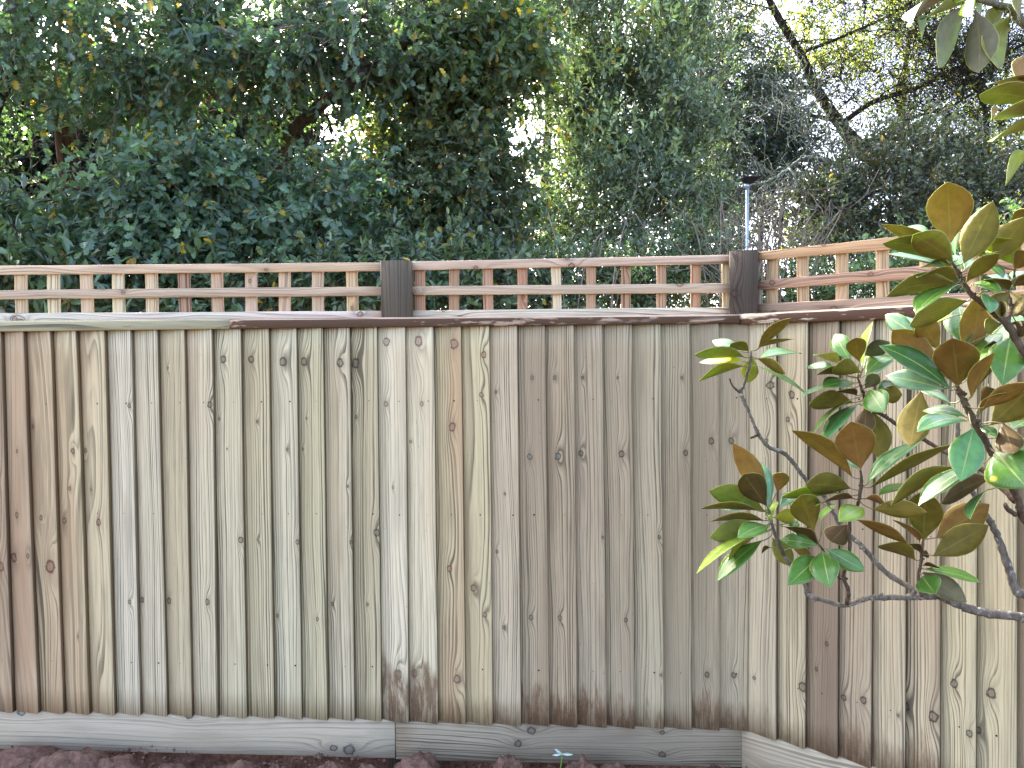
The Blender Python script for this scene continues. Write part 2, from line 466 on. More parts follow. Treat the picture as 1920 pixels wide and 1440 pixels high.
bd(23, (180, 164, 144), (150, 130, 112), 115, .6, .2, stain=(0.13, 1, .7), kn=((994, 856, 7), (996, 1157, 5), (998, 708, 4)), kt=(92, 100, 92))
bd(24, (174, 154, 134), (142, 118, 100), 115, .6, .2, stain=(0.10, 1, .7), kn=((1046, 855, 7), (1050, 1157, 5), (1040, 708, 4)), kt=(92, 104, 94))
bd(25, (180, 164, 148), (152, 132, 118), 110, .55, .3, stain=(0.15, 1, .8), kn=((1089, 850, 6), (1092, 708, 3), (1130, 1005, 3)))
bd(26, (174, 160, 142), (148, 130, 114), 110, .55, .3, stain=(0.09, 1, .7), kn=((1165, 850, 7), (1173, 1160, 5), (1158, 708, 3)))
bd(27, (184, 174, 154), (160, 146, 126), 110, .6, .2, stain=(0.05, .8, .6), kn=((1235, 1005, 4), (1238, 1262, 3)))
bd(28, (174, 164, 144), (150, 136, 118), 115, .6, .15, stain=(0.03, .7, .5), kn=((1284, 848, 6), (1277, 708, 3)))
bd(29, (166, 154, 136), (142, 128, 112), 125, .5, .15, stain=(0.12, .9, .7), kn=((1332, 826, 6), (1324, 1262, 6)))
bd(30, (178, 166, 148), (154, 140, 122), 120, .55, .15, stain=(0.07, .8, .7), kn=((1370, 826, 6), (1374, 1264, 5), (1392, 695, 5)))
bd(31, (202, 192, 172), (178, 164, 144), 95, .6, .2, stain=(0.04, .6, .5), kn=((1448, 722, 7), (1416, 1270, 4), (1440, 826, 4)))
bd(32, (212, 200, 170), (190, 172, 140), 85, .9, .15, stain=(0.08, .5, .4), kn=((1486, 740, 7), (1479, 786, 5), (1509, 1285, 8)), kt=(84, 68, 56))
bd(33, (154, 132, 114), (124, 102, 90), 110, .6, .2, stain=(0.06, .5, .4), kn=((1532, 1254, 4), (1553, 1205, 4)))
bd(34, (184, 166, 148), (158, 138, 122), 110, .5, .2, stain=(0.10, .8, .8), kn=((1583, 1308, 5), (1622, 1310, 6)))
bd(35, (212, 200, 176), (186, 170, 146), 95, .9, .15, stain=(0.10, .6, .4), kn=((1686, 1338, 3),))
bd(36, (206, 192, 168), (184, 160, 138), 80, .95, .15, stain=(0.12, .7, .4), kn=((1752, 1340, 10), (1699, 1325, 6)), kt=(78, 62, 54))
bd(37, (210, 204, 172), (190, 178, 148), 120, .5, .2, kn=((1790, 1280, 8), (1820, 1372, 7)))
bd(38, (208, 202, 170), (186, 174, 142), 120, .5, .2, kn=((1859, 1298, 9), (1834, 1370, 6)))
bd(39, (160, 140, 120), (140, 116, 98), 100, .5, .3, stain=(.1, .6, .5))

def board(i, fr, top_l, top_r, bot_l, bot_r, z_top, z_bot_l, z_bot_r):
    """featheredge: thin left edge tucked behind its neighbour, thick right edge proud"""
    rng = random.Random(100 + i)
    mb = MB(); NV = 14
    lean = rng.uniform(-0.0015, 0.0015); cup = rng.uniform(0.0008, 0.0028); ph = rng.uniform(0, 6)
    secs = []; grs = []
    for k in range(NV + 1):
        t = k / NV
        zl = z_bot_l + (z_top - z_bot_l) * t; zr = z_bot_r + (z_top - z_bot_r) * t
        l = bot_l + (top_l - bot_l) * t - 0.022; r = bot_r + (top_r - bot_r) * t
        w = r - l
        r += 0.0009 * math.sin(3 * t + ph) + rng.uniform(-.0004, .0004)
        bow = lean + 0.0012 * math.sin(2.2 * t * math.pi + ph)
        sec = []; g = []
        prof = [(0.0, .010), (0.22, .0170 + cup), (0.5, .0265 + cup * 1.3), (0.75, .0345 + cup), (0.965, .0415), (1.0, .0398)]
        for (q, n) in prof:
            sec.append(fr.p(l + w * q, n + bow, zl + (zr - zl) * q)); g.append((0.125 * q, t * 1.38, 0))
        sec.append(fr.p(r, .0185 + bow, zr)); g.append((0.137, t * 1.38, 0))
        sec.append(fr.p(l, .0015 + bow, zl)); g.append((-0.01, t * 1.38, 0))
        secs.append(sec); grs.append(g)
    mb.loft(secs, grs)
    # nail heads at the three rails
    for zz in (0.20, 0.76, 1.17):
        t = (zz + rng.uniform(-.012, .012)) / 1.38
        q = 0.72 + rng.uniform(-.12, .12)
        l = bot_l + (top_l - bot_l) * t - 0.022; r = bot_r + (top_r - bot_r) * t
        n = .0105 + .0305 * q + 0.0042
        c = fr.p(l + (r - l) * q, n, z_bot_l + zz)
        rad = 0.0034
        vs = [c + fr.n * 0.001] + [c + fr.d * (rad * math.cos(x * math.pi / 3)) + Vector((0, 0, rad * math.sin(x * math.pi / 3))) - fr.n * .003 for x in range(6)]
        mb.add(vs, [(0, 1 + x, 1 + (x + 1) % 6) for x in range(6)], mat=1)
    ob = mb.build('board', [WOOD, NAIL], fence)
    d = T.get(i)
    if d is None:
        tone = rng.choice([(200, 188, 164), (206, 196, 170), (190, 172, 150), (172, 158, 140)])
        d = dict(a=tone, c=None, freq=rng.uniform(80, 130), con=.65, cath=.25, stain=(.06, .6, .4), kn=(), kt=(80, 68, 58), b=None)
    kn = []
    for (kx, ky, kr) in d['kn']:
        s, z = fr.hit(kx, ky, .02)
        t = (z - z_bot_l) / (z_top - z_bot_l)
        l = bot_l + (top_l - bot_l) * t - 0.022; r = bot_r + (top_r - bot_r) * t
        kn.append((0.125 * (s - l) / (r - l), 1.38 * t, kr * rng.uniform(1.7, 2.2) / F_PX))
    kn.sort(key=lambda q: -q[2])
    pal = lambda c, f: tuple(x * (1 - f) + y * f for x, y in zip(c, (216, 200, 162))) if c else None
    pass
    wood_props(ob, pal(d['a'], .28), d['b'], pal(d['c'], .15), d['freq'] * rng.uniform(.92, 1.08), d['con'], d['cath'], kn, (d['stain'][0], d['stain'][1] * (.9 if i in (18, 19) else .95), d['stain'][2]), d['kt'])
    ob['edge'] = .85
    return ob

def line_z(fr, pts, n):
    """z along a straight edge given two pixels on it"""
    (s0, z0), (s1, z1) = (fr.hit(x, y, n) for x, y in pts)
    return lambda s: z0 + (z1 - z0) * (s - s0) / (s1 - s0)

gz_l = line_z(M, ((0, 1332), (740, 1349)), .02)
gz_m = line_z(M, ((745, 1351), (1390, 1366)), .02)
gz_r = line_z(R, ((1395, 1367), (1640, 1438)), .02)
gb_l = line_z(M, ((0, 1403), (738, 1422)), .02)
gb_m = line_z(M, ((745, 1424), (1390, 1438)), .02)
cap_b1 = line_z(M, ((0, 622), (1385, 606)), .03)
cap_t1 = line_z(M, ((0, 604), (1385, 592)), .05)
cap_b2 = line_z(R, ((1390, 608), (1660, 599)), .03)
cap_t2 = line_z(R, ((1390, 592), (1660, 578)), .05)

prev = None
for i in range(len(TOPX)):
    st = M.hit(TOPX[i], 625, .028)[0]; sb = M.hit(BOTX[i], 1335, .028)[0]
    if prev:
        g = gz_l if BOTX[i] < 745 else gz_m
        zt = cap_b1((st + prev[0]) / 2) + 0.012
        board(i, M, prev[0], st, prev[1], sb, zt, g(prev[1]) + .001, g(sb) + .001)
    prev = (st, sb)
pr = (0.0, 0.0)
for i in range(len(TOPR)):
    st = R.hit(TOPR[i], 625, .028)[0]; sb = R.hit(BOTR[i], 1390 if i < 3 else 1430, .028)[0]
    zt = cap_b2(st) + 0.012
    board(31 + i, R, pr[0] - .004, st, pr[1] - .004, sb, zt, gz_r(pr[1]) + .001, gz_r(sb) + .001)
    pr = (st, sb)

def beam(name, fr, s0, s1, zb, zt, n0, n1, parent, mat=WOOD, bev=0.003, seg=10, slope_top=0.0, seed=0, warp=0.0015, vertical=False, flag_top=False):
    """a sawn length of timber in a fence frame; zb and zt are functions of s (or numbers)"""
    rng = random.Random(seed)
    fz = (lambda v: v if callable(v) else (lambda s: v))
    zb, zt = fz(zb), fz(zt)
    mb = MB(); secs = []; grs = []
    ph = rng.uniform(0, 6)
    for k in range(seg + 1):
        t = k / seg
        if not vertical:
            s = s0 + (s1 - s0) * t
            b, tp = zb(s) + rng.uniform(-warp, warp) * .4, zt(s) + rng.uniform(-warp, warp) * .5
            w = warp * math.sin(5 * t + ph)
            q = [(n1, b + bev), (n1, tp - bev - slope_top), (n1 - .0002, tp - bev - slope_top + .0003), (n1 - bev * 1.6 - slope_top * .9, tp), (n0 + bev, tp), (n0, tp - bev), (n0, b + bev), (n0 + bev, b), (n1 - bev, b)]
            secs.append([fr.p(s, n + w, z) for n, z in q])
            L = abs(s1 - s0)
            grs.append([(z - b + (n1 - n) * .8, t * L, 1.0 if (flag_top and 2 <= j <= 5) else 0.0) for j, (n, z) in enumerate(q)])
        else:
            z = zb(s0) + (zt(s0) - zb(s0)) * t
            w = warp * math.sin(4 * t + ph)
            q = [(s0 + bev, n1), (s1 - bev, n1), (s1, n1 - bev), (s1, n0 + bev), (s1 - bev, n0), (s0 + bev, n0), (s0, n0 + bev), (s0, n1 - bev)]
            secs.append([fr.p(s + w, n, z) for s, n in q])
            grs.append([(s - s0 + (n1 - n) * .8, z, 0) for s, n in q])
    mb.loft(secs, grs)
    return mb.build(name, [mat], parent)

# gravel boards
s_l0 = M.hit(-160, 1340, .02)[0]; s_j = M.hit(741, 1380, .02)[0]; s_c = M.hit(1391, 1400, .02)[0]
o = beam('gravel_board', M, s_l0, s_j - .001, gb_l, gz_l, -.004, .024, fence, seed=1, warp=.002)
wood_props(o, (192, 182, 172), (146, 138, 130), (172, 162, 152), 60, .5, .35,
           ((.148, M.hit(355, 1350, .02)[0] - s_l0, .014), (.148, M.hit(42, 1340, .02)[0] - s_l0, .014),
            (.03, M.hit(655, 1406, .02)[0] - s_l0, .017), (.035, M.hit(626, 1404, .02)[0] - s_l0, .011), (.12, M.hit(172, 1345, .02)[0] - s_l0, .004)),
           (0, 0, .5), (96, 92, 92), warm=1.05)
o = beam('gravel_board', M, s_j + .003, s_c, gb_m, gz_m, -.004, .024, fence, seed=2, warp=.002)
wood_props(o, (166, 158, 144), (108, 98, 90), (138, 128, 118), 85, .9, .3,
           ((.12, M.hit(995, 1362, .02)[0] - s_j, .012), (.07, M.hit(970, 1392, .02)[0] - s_j, .010), (.04, M.hit(1240, 1412, .02)[0] - s_j, .010),
            (.12, M.hit(1240, 1365, .02)[0] - s_j, .007), (.13, M.hit(1318, 1368, .02)[0] - s_j, .012)), (.03, .3, .9), (74, 62, 56))
o = beam('gravel_board', R, .003, 1.25, lambda s: gz_r(s) - .152, gz_r, -.004, .024, fence, seed=3, warp=.002)
wood_props(o, (196, 188, 172), (140, 130, 118), (170, 160, 146), 70, .7, .35, ((.03, .12, .016), (.09, .5, .01)), (0, 0, .4), (110, 98, 90))

# capping rails (weathered top, flaking dark paint on the front)
s_p1 = M.hit(745, 600, .05)[0]
def capping(fr, s0, s1, zb, zt, tone, paint, amt, seed):
    o = beam('capping_rail', fr, s0, s1, zb, zt, -.03, .052, fence, PAINTED, .002, 24, .004, seed, .0004, flag_top=True)
    wood_props(o, tone, None, None, 60, .6, .7, (), (0, 0, .8))
    pl = lin(paint); o['paint'] = [pl[0] * 1.1, pl[1], pl[2] * .76]; o['paint_amount'] = amt
s_cl = M.hit(430, 600, .05)[0]; s_cc = M.hit(1387, 600, .05)[0]
ct1 = lambda s: cap_t1(s) + .005
capping(M, s_l0, s_cl, cap_b1, ct1, (168, 168, 142), (120, 116, 96), .18, 5)
capping(M, s_cl + .001, s_cc - .001, cap_b1, ct1, (186, 160, 150), (80, 64, 56), .62, 6)
ct2 = lambda s: cap_t2(s) + .006
capping(R, .002, 1.3, cap_b2, ct2, (214, 194, 180), (84, 64, 56), .54, 7)

# posts
def post(fr, px0, px1, py_top, n1, depth, seed, tone, z_foot=-.05, ang=0.0):
    s0, _ = fr.hit(px0, 540, n1); s1, _ = fr.hit(px1, 540, n1); zt = fr.hit((px0 + px1) / 2, py_top, n1)[1]
    o = beam('post', fr, s0, s1, z_foot, zt, n1 - depth, n1, fence, WOOD, .004, 12, 0, seed, .001, vertical=True)
    wood_props(o, tone, tuple(v * .66 for v in tone), tuple(v * .82 for v in tone), 85, .6, .4, (), (0, 0, .6), k=.8)
    return o
p1 = post(M, 714, 767, 488, -.004, .10, 21, (108, 100, 90))
PF = Frame(M.p(sc_, 0, 0), (A1 + A2) / 2)
p2 = post(PF, 1367, 1420, 469, -.004, .10, 22, (96, 84, 78))
p2['knot0'] = [0.02, 1.77, .012]
# two more posts outside the picture carry the fence on
p3 = beam('post', M, s_l0 - .05, s_l0 + .05, -.05, 1.90, -.104, -.004, fence, WOOD, .004, 6, 0, 23, .001, vertical=True)
wood_props(p3, (108, 100, 90), freq=85)
p4 = beam('post', R, 1.24, 1.34, -.05, 1.93, -.104, -.004, fence, WOOD, .004, 6, 0, 24, .001, vertical=True)
wood_props(p4, (100, 90, 82), freq=85)
# horizontal rails behind the boards
for fr, a, b, zz in ((M, s_l0, sc_, (.35, .9, 1.5)), (R, 0.0, 1.28, (.35, .9, 1.5))):
    for z in zz:
        o = beam('rail', fr, a, b, z, z + .07, -.075, -.002, fence, WOOD, .004, 6, 0, int(z * 10), .001)
        wood_props(o, (176, 160, 136))

# ------------------------------------------------------------------ trellis panels
def trellis(fr, label, rails, slats, n_front, s0, s1, tone_fn, seed):
    rng = random.Random(seed)
    z_foot = min(fr.hit(p[0][0], p[0][2], n_front)[1] for p in rails)
    e = empty('trellis_panel', fr.p((s0 + s1) / 2, n_front, z_foot), label, 'trellis', 'trellis panels along the top of the fence')
    zr = []
    for j, ((x0, t0, b0), (x1, t1, b1)) in enumerate(rails):
        zt = line_z(fr, ((x0, t0), (x1, t1)), n_front); zb = line_z(fr, ((x0, b0), (x1, b1)), n_front)
        zr.append((zb, zt))
        o = beam('rail', fr, s0, s1, zb, zt, n_front - .017, n_front, e, WOOD, .0015, 18, 0, seed * 10 + j, .0016)
        tone = tone_fn(rng, 'rail', j)
        L = s1 - s0
        kn = [(rng.uniform(.0, .04), rng.uniform(0, L), rng.uniform(.005, .010)) for _ in range(3)]
        wood_props(o, tone, None, tuple(v * rng.uniform(.86, .98) for v in tone), 55, .55, .8, kn, (0, 0, .2), (126, 88, 70), k=1.10, sat=.95)
    for j, (xa, xb) in enumerate(slats):
        a, _ = fr.hit(xa, 540, n_front - .017); b, _ = fr.hit(xb, 540, n_front - .017)
        c = (a + b) / 2
        o = beam('slat', fr, a, b, zr[-1][0](c) - .01, zr[0][1](c) - .004, n_front - .036, n_front - .0172, e, WOOD, .0015, 6, 0, seed * 100 + j, .0012, vertical=True)
        tone = tone_fn(rng, 'slat', j)
        wood_props(o, tone, None, tuple(v * rng.uniform(.84, 1.0) for v in tone), rng.uniform(60, 110), .6, .4,
                   [(.02, rng.uniform(1.7, 1.95), .006)] if rng.random() < .4 else (), (0, 0, .2), (126, 88, 70), k=1.10, sat=.95)
    return e

NT_F = -.068
def tone_left(rng, what, j):
    if what == 'rail': return [(214, 184, 164), (196, 172, 156), (218, 212, 208)][j]
    return [(206, 176, 158), (222, 192, 150), (222, 194, 160), (220, 206, 172), (214, 186, 164), (214, 202, 178), (220, 196, 166), (182, 138, 122), (206, 172, 150), (208, 180, 158), (214, 190, 166)][j % 11]
def tone_mid(rng, what, j):
    if what == 'rail': return [(212, 180, 168), (204, 182, 166), (214, 204, 194)][j]
    return [(190, 142, 116), (186, 142, 116), (194, 146, 122), (194, 148, 122), (222, 204, 176), (190, 146, 122), (178, 136, 110), (192, 150, 124), (186, 140, 114), (216, 192, 156)][j % 10]
def tone_right(rng, what, j):
    if what == 'rail': return [(206, 160, 120), (190, 146, 128), (206, 170, 152)][j]
    return [(196, 168, 134), (198, 168, 134), (200, 172, 138), (206, 178, 144)][j % 4]
w = 9.6
sl = [(c - 10, c + 10) for c in (-87, -25, 37, 98, 160, 220, 282, 344, 406, 469, 532, 595, 659)]
sp0 = M.hit(716, 540, NT_F)[0]
trellis(M, 'long pale trellis panel with mostly cream uprights ending at the plain grey post',
        [((0, 498, 515), (712, 492, 508)), ((0, 544, 561), (712, 537, 554)), ((0, 587, 606), (712, 583, 600))], sl, NT_F, s_l0 + .02, sp0, tone_left, 31)
sm0 = M.hit(765, 540, NT_F)[0]; sm1 = M.hit(1378, 540, NT_F)[0]
trellis(M, 'pinkish trellis panel with red-brown uprights spanning between the two dark posts',
        [((780, 490, 506), (1365, 478, 494)), ((780, 537, 553), (1365, 531, 549)), ((780, 582, 602), (1365, 576, 596))],
        [(c - 9, c + 9) for c in (787, 851, 915, 979, 1043, 1108, 1174, 1240, 1305, 1364)], NT_F, sm0, sm1, tone_mid, 32)
sr0 = R.hit(1412, 540, NT_F)[0]
trellis(R, 'orange-toned trellis panel rising away from the corner post behind the magnolia leaves',
        [((1423, 472, 488), (1660, 446, 468)), ((1423, 526, 543), (1720, 499, 523)), ((1423, 570, 592), (1720, 554, 580))],
        [(1437, 1456), (1494, 1514), (1566, 1588), (1642, 1665), (1723, 1748), (1812, 1838), (1906, 1934), (2010, 2040)], NT_F, sr0, 1.30, tone_right, 33)

# ------------------------------------------------------------------ soil in front of the fence, with an added bank behind it
def soil_bed():
    n_s, n_n = 110, 60
    rs = np.random.RandomState(8)
    from mathutils import noise as mn
    V = []
    for j in range(n_n):
        for i in range(n_s):
            s = -2.3 + 4.6 * i / (n_s - 1); n = -0.55 + 1.43 * j / (n_n - 1)
            base = 0.02 + 0.05 * max(0, min(1, n / .12))
            p = Vector((s * 7, n * 7, 3))
            z = base + 0.03 * mn.noise(p) + 0.025 * mn.noise(p * 2.7) + 0.012 * mn.noise(p * 6.1)
            if -.03 < n < .06: z -= .04
            if n <= -.03: z = z - .05 + .15 * min(1, (-.03 - n) / .03)  # bank behind the fence, added to keep the gap under the boards dark
            if j in (0, n_n - 1): z = -0.08
            V.append(M.p(s, n, z))
    loops = []
    for j in range(n_n - 1):
        for i in range(n_s - 1):
            a = j * n_s + i
            loops += [a, a + n_s, a + n_s + 1, a + 1]
    me = mesh_np('soil_bed', np.array([tuple(v) for v in V]), loops, np.arange(0, len(loops), 4), [SOIL], smooth=True)
    tag(link('soil_bed', me), 'crumbly mauve clay soil along the fence foot', 'soil', kind='structure')
soil_bed()

def clod(px, py_top, wpx, hpx, n, label, seed, squash=.75):
    from mathutils import noise as mn
    depth = (M.p(0, n, 0) - EYE).y
    q = on_plane(px, py_top, M.o + M.n * n, M.n)
    rx = wpx * q.y / F_PX / 2; rz = max(.03, q.z + .0 - .035)
    c = Vector((q.x, q.y, q.z - rz))
    V = []; loops = []; starts = []
    nu, nv = 26, 16
    off = Vector((seed * 3.1, seed * 1.7, 0))
    for j in range(nv + 1):
        th = math.pi * j / nv
        for i in range(nu):
            a = 2 * math.pi * i / nu
            d = Vector((math.sin(th) * math.cos(a), math.sin(th) * math.sin(a), math.cos(th)))
            k = 1 + .22 * mn.noise(d * 1.6 + off) + .14 * mn.noise(d * 4 + off) + .09 * mn.noise(d * 9 + off)
            V.append((c.x + d.x * rx * k, c.y + d.y * rx * squash * k, c.z + d.z * rz * k))
    for j in range(nv):
        for i in range(nu):
            starts.append(len(loops)); a = j * nu + i; b = j * nu + (i + 1) % nu
            loops += [a, a + nu, b + nu, b]
    me = mesh_np('soil_clod', np.array(V), loops, starts, [SOIL], smooth=True)
    tag(link('soil_clod', me), label, 'clod', 'clay clods lying along the fence foot')
for k, (px, py, wp, n) in enumerate(((30, 1409, 190, .14), (130, 1413, 170, .17), (215, 1424, 120, .15), (318, 1431, 70, .16), (450, 1434, 90, .18), (520, 1432, 60, .15),
                                     (620, 1430, 90, .18), (690, 1432, 55, .13), (782, 1424, 120, .15), (952, 1419, 76, .16), (1095, 1430, 120, .19), (1150, 1432, 90, .15))):
    clod(px, py, wp, 40, n, {0: 'broadest mauve clay clod lying under the pale grey gravel board', 8: 'rounded reddish clay clod just past the joint of two gravel boards',
                             9: 'pale gritty clay clod under the dark-knotted gravel board', 10: 'wide low clay clod behind the green seedling'}.get(k, 'small mauve clay clod lying in the dark gap below the gravel board'), k + 1)


def crumbs():
    rs = np.random.RandomState(17); n = 1500
    s_ = rs.uniform(-2.1, 1.1, n); nn = rs.uniform(.05, .30, n); r = rs.uniform(.003, .011, n)
    base = np.array([[1, 0, 0], [-1, 0, 0], [0, 1, 0], [0, -1, 0], [0, 0, 1], [0, 0, -1]], float)
    fc = np.array([[0, 2, 4], [2, 1, 4], [1, 3, 4], [3, 0, 4], [2, 0, 5], [1, 2, 5], [3, 1, 5], [0, 3, 5]])
    C = np.array([tuple(M.p(a, b, .07 + .03 * math.sin(a * 9 + b * 20) + .02)) for a, b in zip(s_, nn)])
    V = C[:, None, :] + r[:, None, None] * base[None] * rs.uniform(.5, 1.3, (n, 6, 1))
    loops = (np.arange(n)[:, None] * 6 + fc.ravel()[None]).ravel()
    me = mesh_np('soil_crumbs', V.reshape(-1, 3), loops, np.arange(0, len(loops), 3), [SOIL])
    tag(link('soil_crumbs', me), 'loose crumbs of mauve clay scattered over the soil', 'soil', kind='stuff')
crumbs()

# green sprout at the foot of the fence
def sprout():
    base = M.p(*((M.hit(1052, 1440, .17)[0]), .17, .08))
    e = empty('green_sprout', base, 'small green seedling sprouting from the clay at the fence foot', 'seedling')
    g = plain('sprout_green', lin((110, 150, 60)), .5)
    g2 = plain('sprout_pale_leaf', lin((186, 206, 190)), .4)
    mb = MB()
    tip = on_plane(1054, 1414, M.o + M.n * .17, M.n)
    mb.tube(smooth_path([tuple(base), tuple((base + tip) / 2 + Vector((-.004, 0, 0))), tuple(tip)], 4), .0022, 5)
    mb.build('stem', [g], e)
    for (px, py) in ((1036, 1416), (1074, 1415), (1040, 1404)):
        q = on_plane(px, py, M.o + M.n * .17, M.n)
        ax = (q - tip); L = ax.length; ax.normalize(); up = Vector((0, -.3, 1)); sd = ax.cross(up).normalized()
        m2 = MB(); w = .006
        vs = []
        for k in range(5):
            t = k / 4; ww = w * math.sin(math.pi * min(.97, max(.05, t)))
            c = tip + ax * (L * t)
            vs += [c - sd * ww + up * .001, c + sd * ww + up * .001, c + sd * ww - up * .001, c - sd * ww - up * .001]
        m2.loft([vs[i * 4:i * 4 + 4] for i in range(5)])
        m2.build('leaf', [g2], e)
sprout()

# ------------------------------------------------------------------ trees beyond the fence
OAK_H = [(0, 0), (.14, .09), (.28, .26), (.37, .13), (.54, .35), (.65, .18), (.82, .28), (.95, .12), (1, 0)]
def leaf_template(half, fold=0.18, curl=0.12):
    V = []; faces = []
    for sgn in (1, -1):
        b = len(V); pts = []
        for (x, y) in half:
            V.append((x, y * sgn, abs(y) * fold * 2 - curl * x * x))
            pts.append(b + len(pts))
        faces.append(pts if sgn > 0 else pts[::-1])
    return np.array(V), faces
TPL = {
    'oak': leaf_template(OAK_H),
    'oval': leaf_template([(0, 0), (.22, .15), (.5, .21), (.78, .15), (1, 0)], .2, .15),
    'lance': leaf_template([(0, 0), (.3, .11), (.65, .12), (1, 0)], .2, .2),
    'tiny': leaf_template([(0, 0), (.35, .2), (.75, .17), (1, 0)], .15, .1),
}
def norm(a): return a / np.maximum(np.linalg.norm(a, axis=-1, keepdims=True), 1e-9)

def leaf_mesh(name, tpl, pos, ax, nr, size, cols, mat, parent):
    V0, faces = TPL[tpl]
    n = len(pos); nv = len(V0)
    ax = norm(ax); sd = norm(np.cross(nr, ax)); nn = np.cross(ax, sd)
    V = (pos[:, None, :] + size[:, None, None] * (V0[None, :, 0:1] * ax[:, None, :] + V0[None, :, 1:2] * sd[:, None, :] + V0[None, :, 2:3] * nn[:, None, :]))
    flat = np.concatenate([np.array(f) for f in faces]); lens = np.array([len(f) for f in faces])
    loops = (np.arange(n)[:, None] * nv + flat[None, :]).ravel()
    st0 = np.concatenate([[0], np.cumsum(lens)[:-1]])
    starts = (np.arange(n)[:, None] * len(flat) + st0[None, :]).ravel()
    c4 = np.repeat(np.concatenate([cols, np.ones((n, 1))], 1), nv, axis=0)
    me = mesh_np(name, V.reshape(-1, 3), loops, starts, [mat], {'leafcol': ('FLOAT_COLOR', c4)})
    o = link(name, me, parent)
    o['kind'] = 'stuff'
    return o

def tubes_np(name, A, B, C, r0, r1, mat, parent, seg=3):
    """many thin twigs, each A-B-C, as one mesh"""
    n = len(A); P = np.stack([A, B, C], 1)
    t = norm(C - A); up = np.tile(np.array([.21, .93, .3]), (n, 1))
    x = norm(np.cross(t, up)); y = np.cross(t, x)
    rad = np.stack([r0, (r0 + r1) / 2, r1], 1)
    an = np.arange(seg) * 2 * np.pi / seg
    V = P[:, :, None, :] + rad[:, :, None, None] * (np.cos(an)[None, None, :, None] * x[:, None, None, :] + np.sin(an)[None, None, :, None] * y[:, None, None, :])
    V = V.reshape(-1, 3); quads = []
    for k in range(2):
        for i in range(seg):
            j = (i + 1) % seg
            quads.append([k * seg + i, k * seg + j, (k + 1) * seg + j, (k + 1) * seg + i])
    q = np.array(quads).ravel()
    loops = (np.arange(n)[:, None] * (3 * seg) + q[None, :]).ravel()
    me = mesh_np(name, V, loops, np.arange(0, len(loops), 4), [mat])
    o = link(name, me, parent); o['kind'] = 'stuff'
    return o

def blob_points(rs, blobs, n):
    """twig bases: (px, py, depth, rx px, ry px, rdepth m, weight) ellipsoids"""
    w = np.array([b[6] for b in blobs], float); w /= w.sum()
    pick = rs.choice(len(blobs), n, p=w)
    P = np.empty((n, 3)); O = np.empty((n, 3))
    d = norm(rs.normal(size=(n, 3))); r = rs.uniform(0.15, 1.0, n) ** 0.45
    for k, b in enumerate(blobs):
        m = pick == k
        c = np.array(at(b[0], b[1], b[2]))
        rad = np.array([b[3] * b[2] / F_PX, b[5], b[4] * b[2] / F_PX])
        P[m] = c + d[m] * rad * r[m, None]; O[m] = d[m]
    return P, O

def foliage(rs, parent, blobs, n_twigs, per, tpl, size, mat, cols, tw_len=.35, droop=-.1, outward=.6, upright=0.0,
            flat=.7, twig_mat=None, tw_r=.003, yellow=0.05, ycols=((196, 160, 40), (150, 110, 44)), name='crown', spread=.8, fill=1.0, gain=2.0, clump=9, csig=.13, desat=.36, facing=.35):
    nc = max(4, n_twigs // clump)
    Cc, Oc = blob_points(rs, blobs, nc)
    ci = rs.randint(0, nc, n_twigs); od = norm(rs.normal(size=(n_twigs, 3)))
    P = Cc[ci] + od * csig * rs.uniform(.2, 1.0, n_twigs)[:, None]; O = od * .6 + Oc[ci] * .6
    D = norm(O * outward + rs.normal(size=(n_twigs, 3)) * .6 + np.array([0, 0, upright + droop]))
    L = tw_len * rs.uniform(.5, 1.3, n_twigs)
    sag = np.array([0, 0, 1.0]) * (droop * L)[:, None]
    B = P + D * (L * .5)[:, None] - sag * .1; C = P + D * L[:, None] + sag * .6
    tubes_np('twigs', P, B, C, np.full(n_twigs, tw_r), np.full(n_twigs, tw_r * .4), twig_mat or TWIG, parent)
    t = np.tile(np.linspace(.18, 1.0, per), n_twigs) + rs.uniform(-.04, .04, n_twigs * per)
    i = np.repeat(np.arange(n_twigs), per)
    keep = rs.random(len(i)) < fill
    t, i = t[keep], i[keep]; n = len(i); t = t[:, None]
    pos = P[i] * (1 - t) ** 2 + 2 * B[i] * t * (1 - t) + C[i] * t ** 2
    ax = norm(D[i] * .55 + rs.normal(size=(n, 3)) * spread + np.array([0, 0, droop * 1.2 + upright * .5]))
    nr = norm(np.array([0, -facing, flat]) + rs.normal(size=(n, 3)) * .5)
    sz = size * rs.uniform(.65, 1.25, n)
    cl = np.array([lin(c) for c in cols]); cc = cl[rs.randint(0, len(cl), n)] * gain
    cc = cc * (1 - desat) + cc.mean(axis=1, keepdims=True) * desat * np.array([.92, 1.06, 1.0])
    cc = cc * np.array([1.06, 1.0, .90])
    tw_tone = rs.uniform(.8, 1.2, nc)[ci][i] * rs.uniform(.75, 1.25, n_twigs)[i]
    cc = cc * (tw_tone * rs.uniform(.8, 1.2, n))[:, None]
    yl = rs.random(n) < (yellow * rs.uniform(0, 2, n_twigs)[i])
    yc = np.array([lin(c) for c in ycols])
    cc[yl] = yc[rs.randint(0, len(yc), yl.sum())] * rs.uniform(.7, 1.1, yl.sum())[:, None]
    return leaf_mesh(name, tpl, pos, ax, nr, sz, cc, mat, parent)

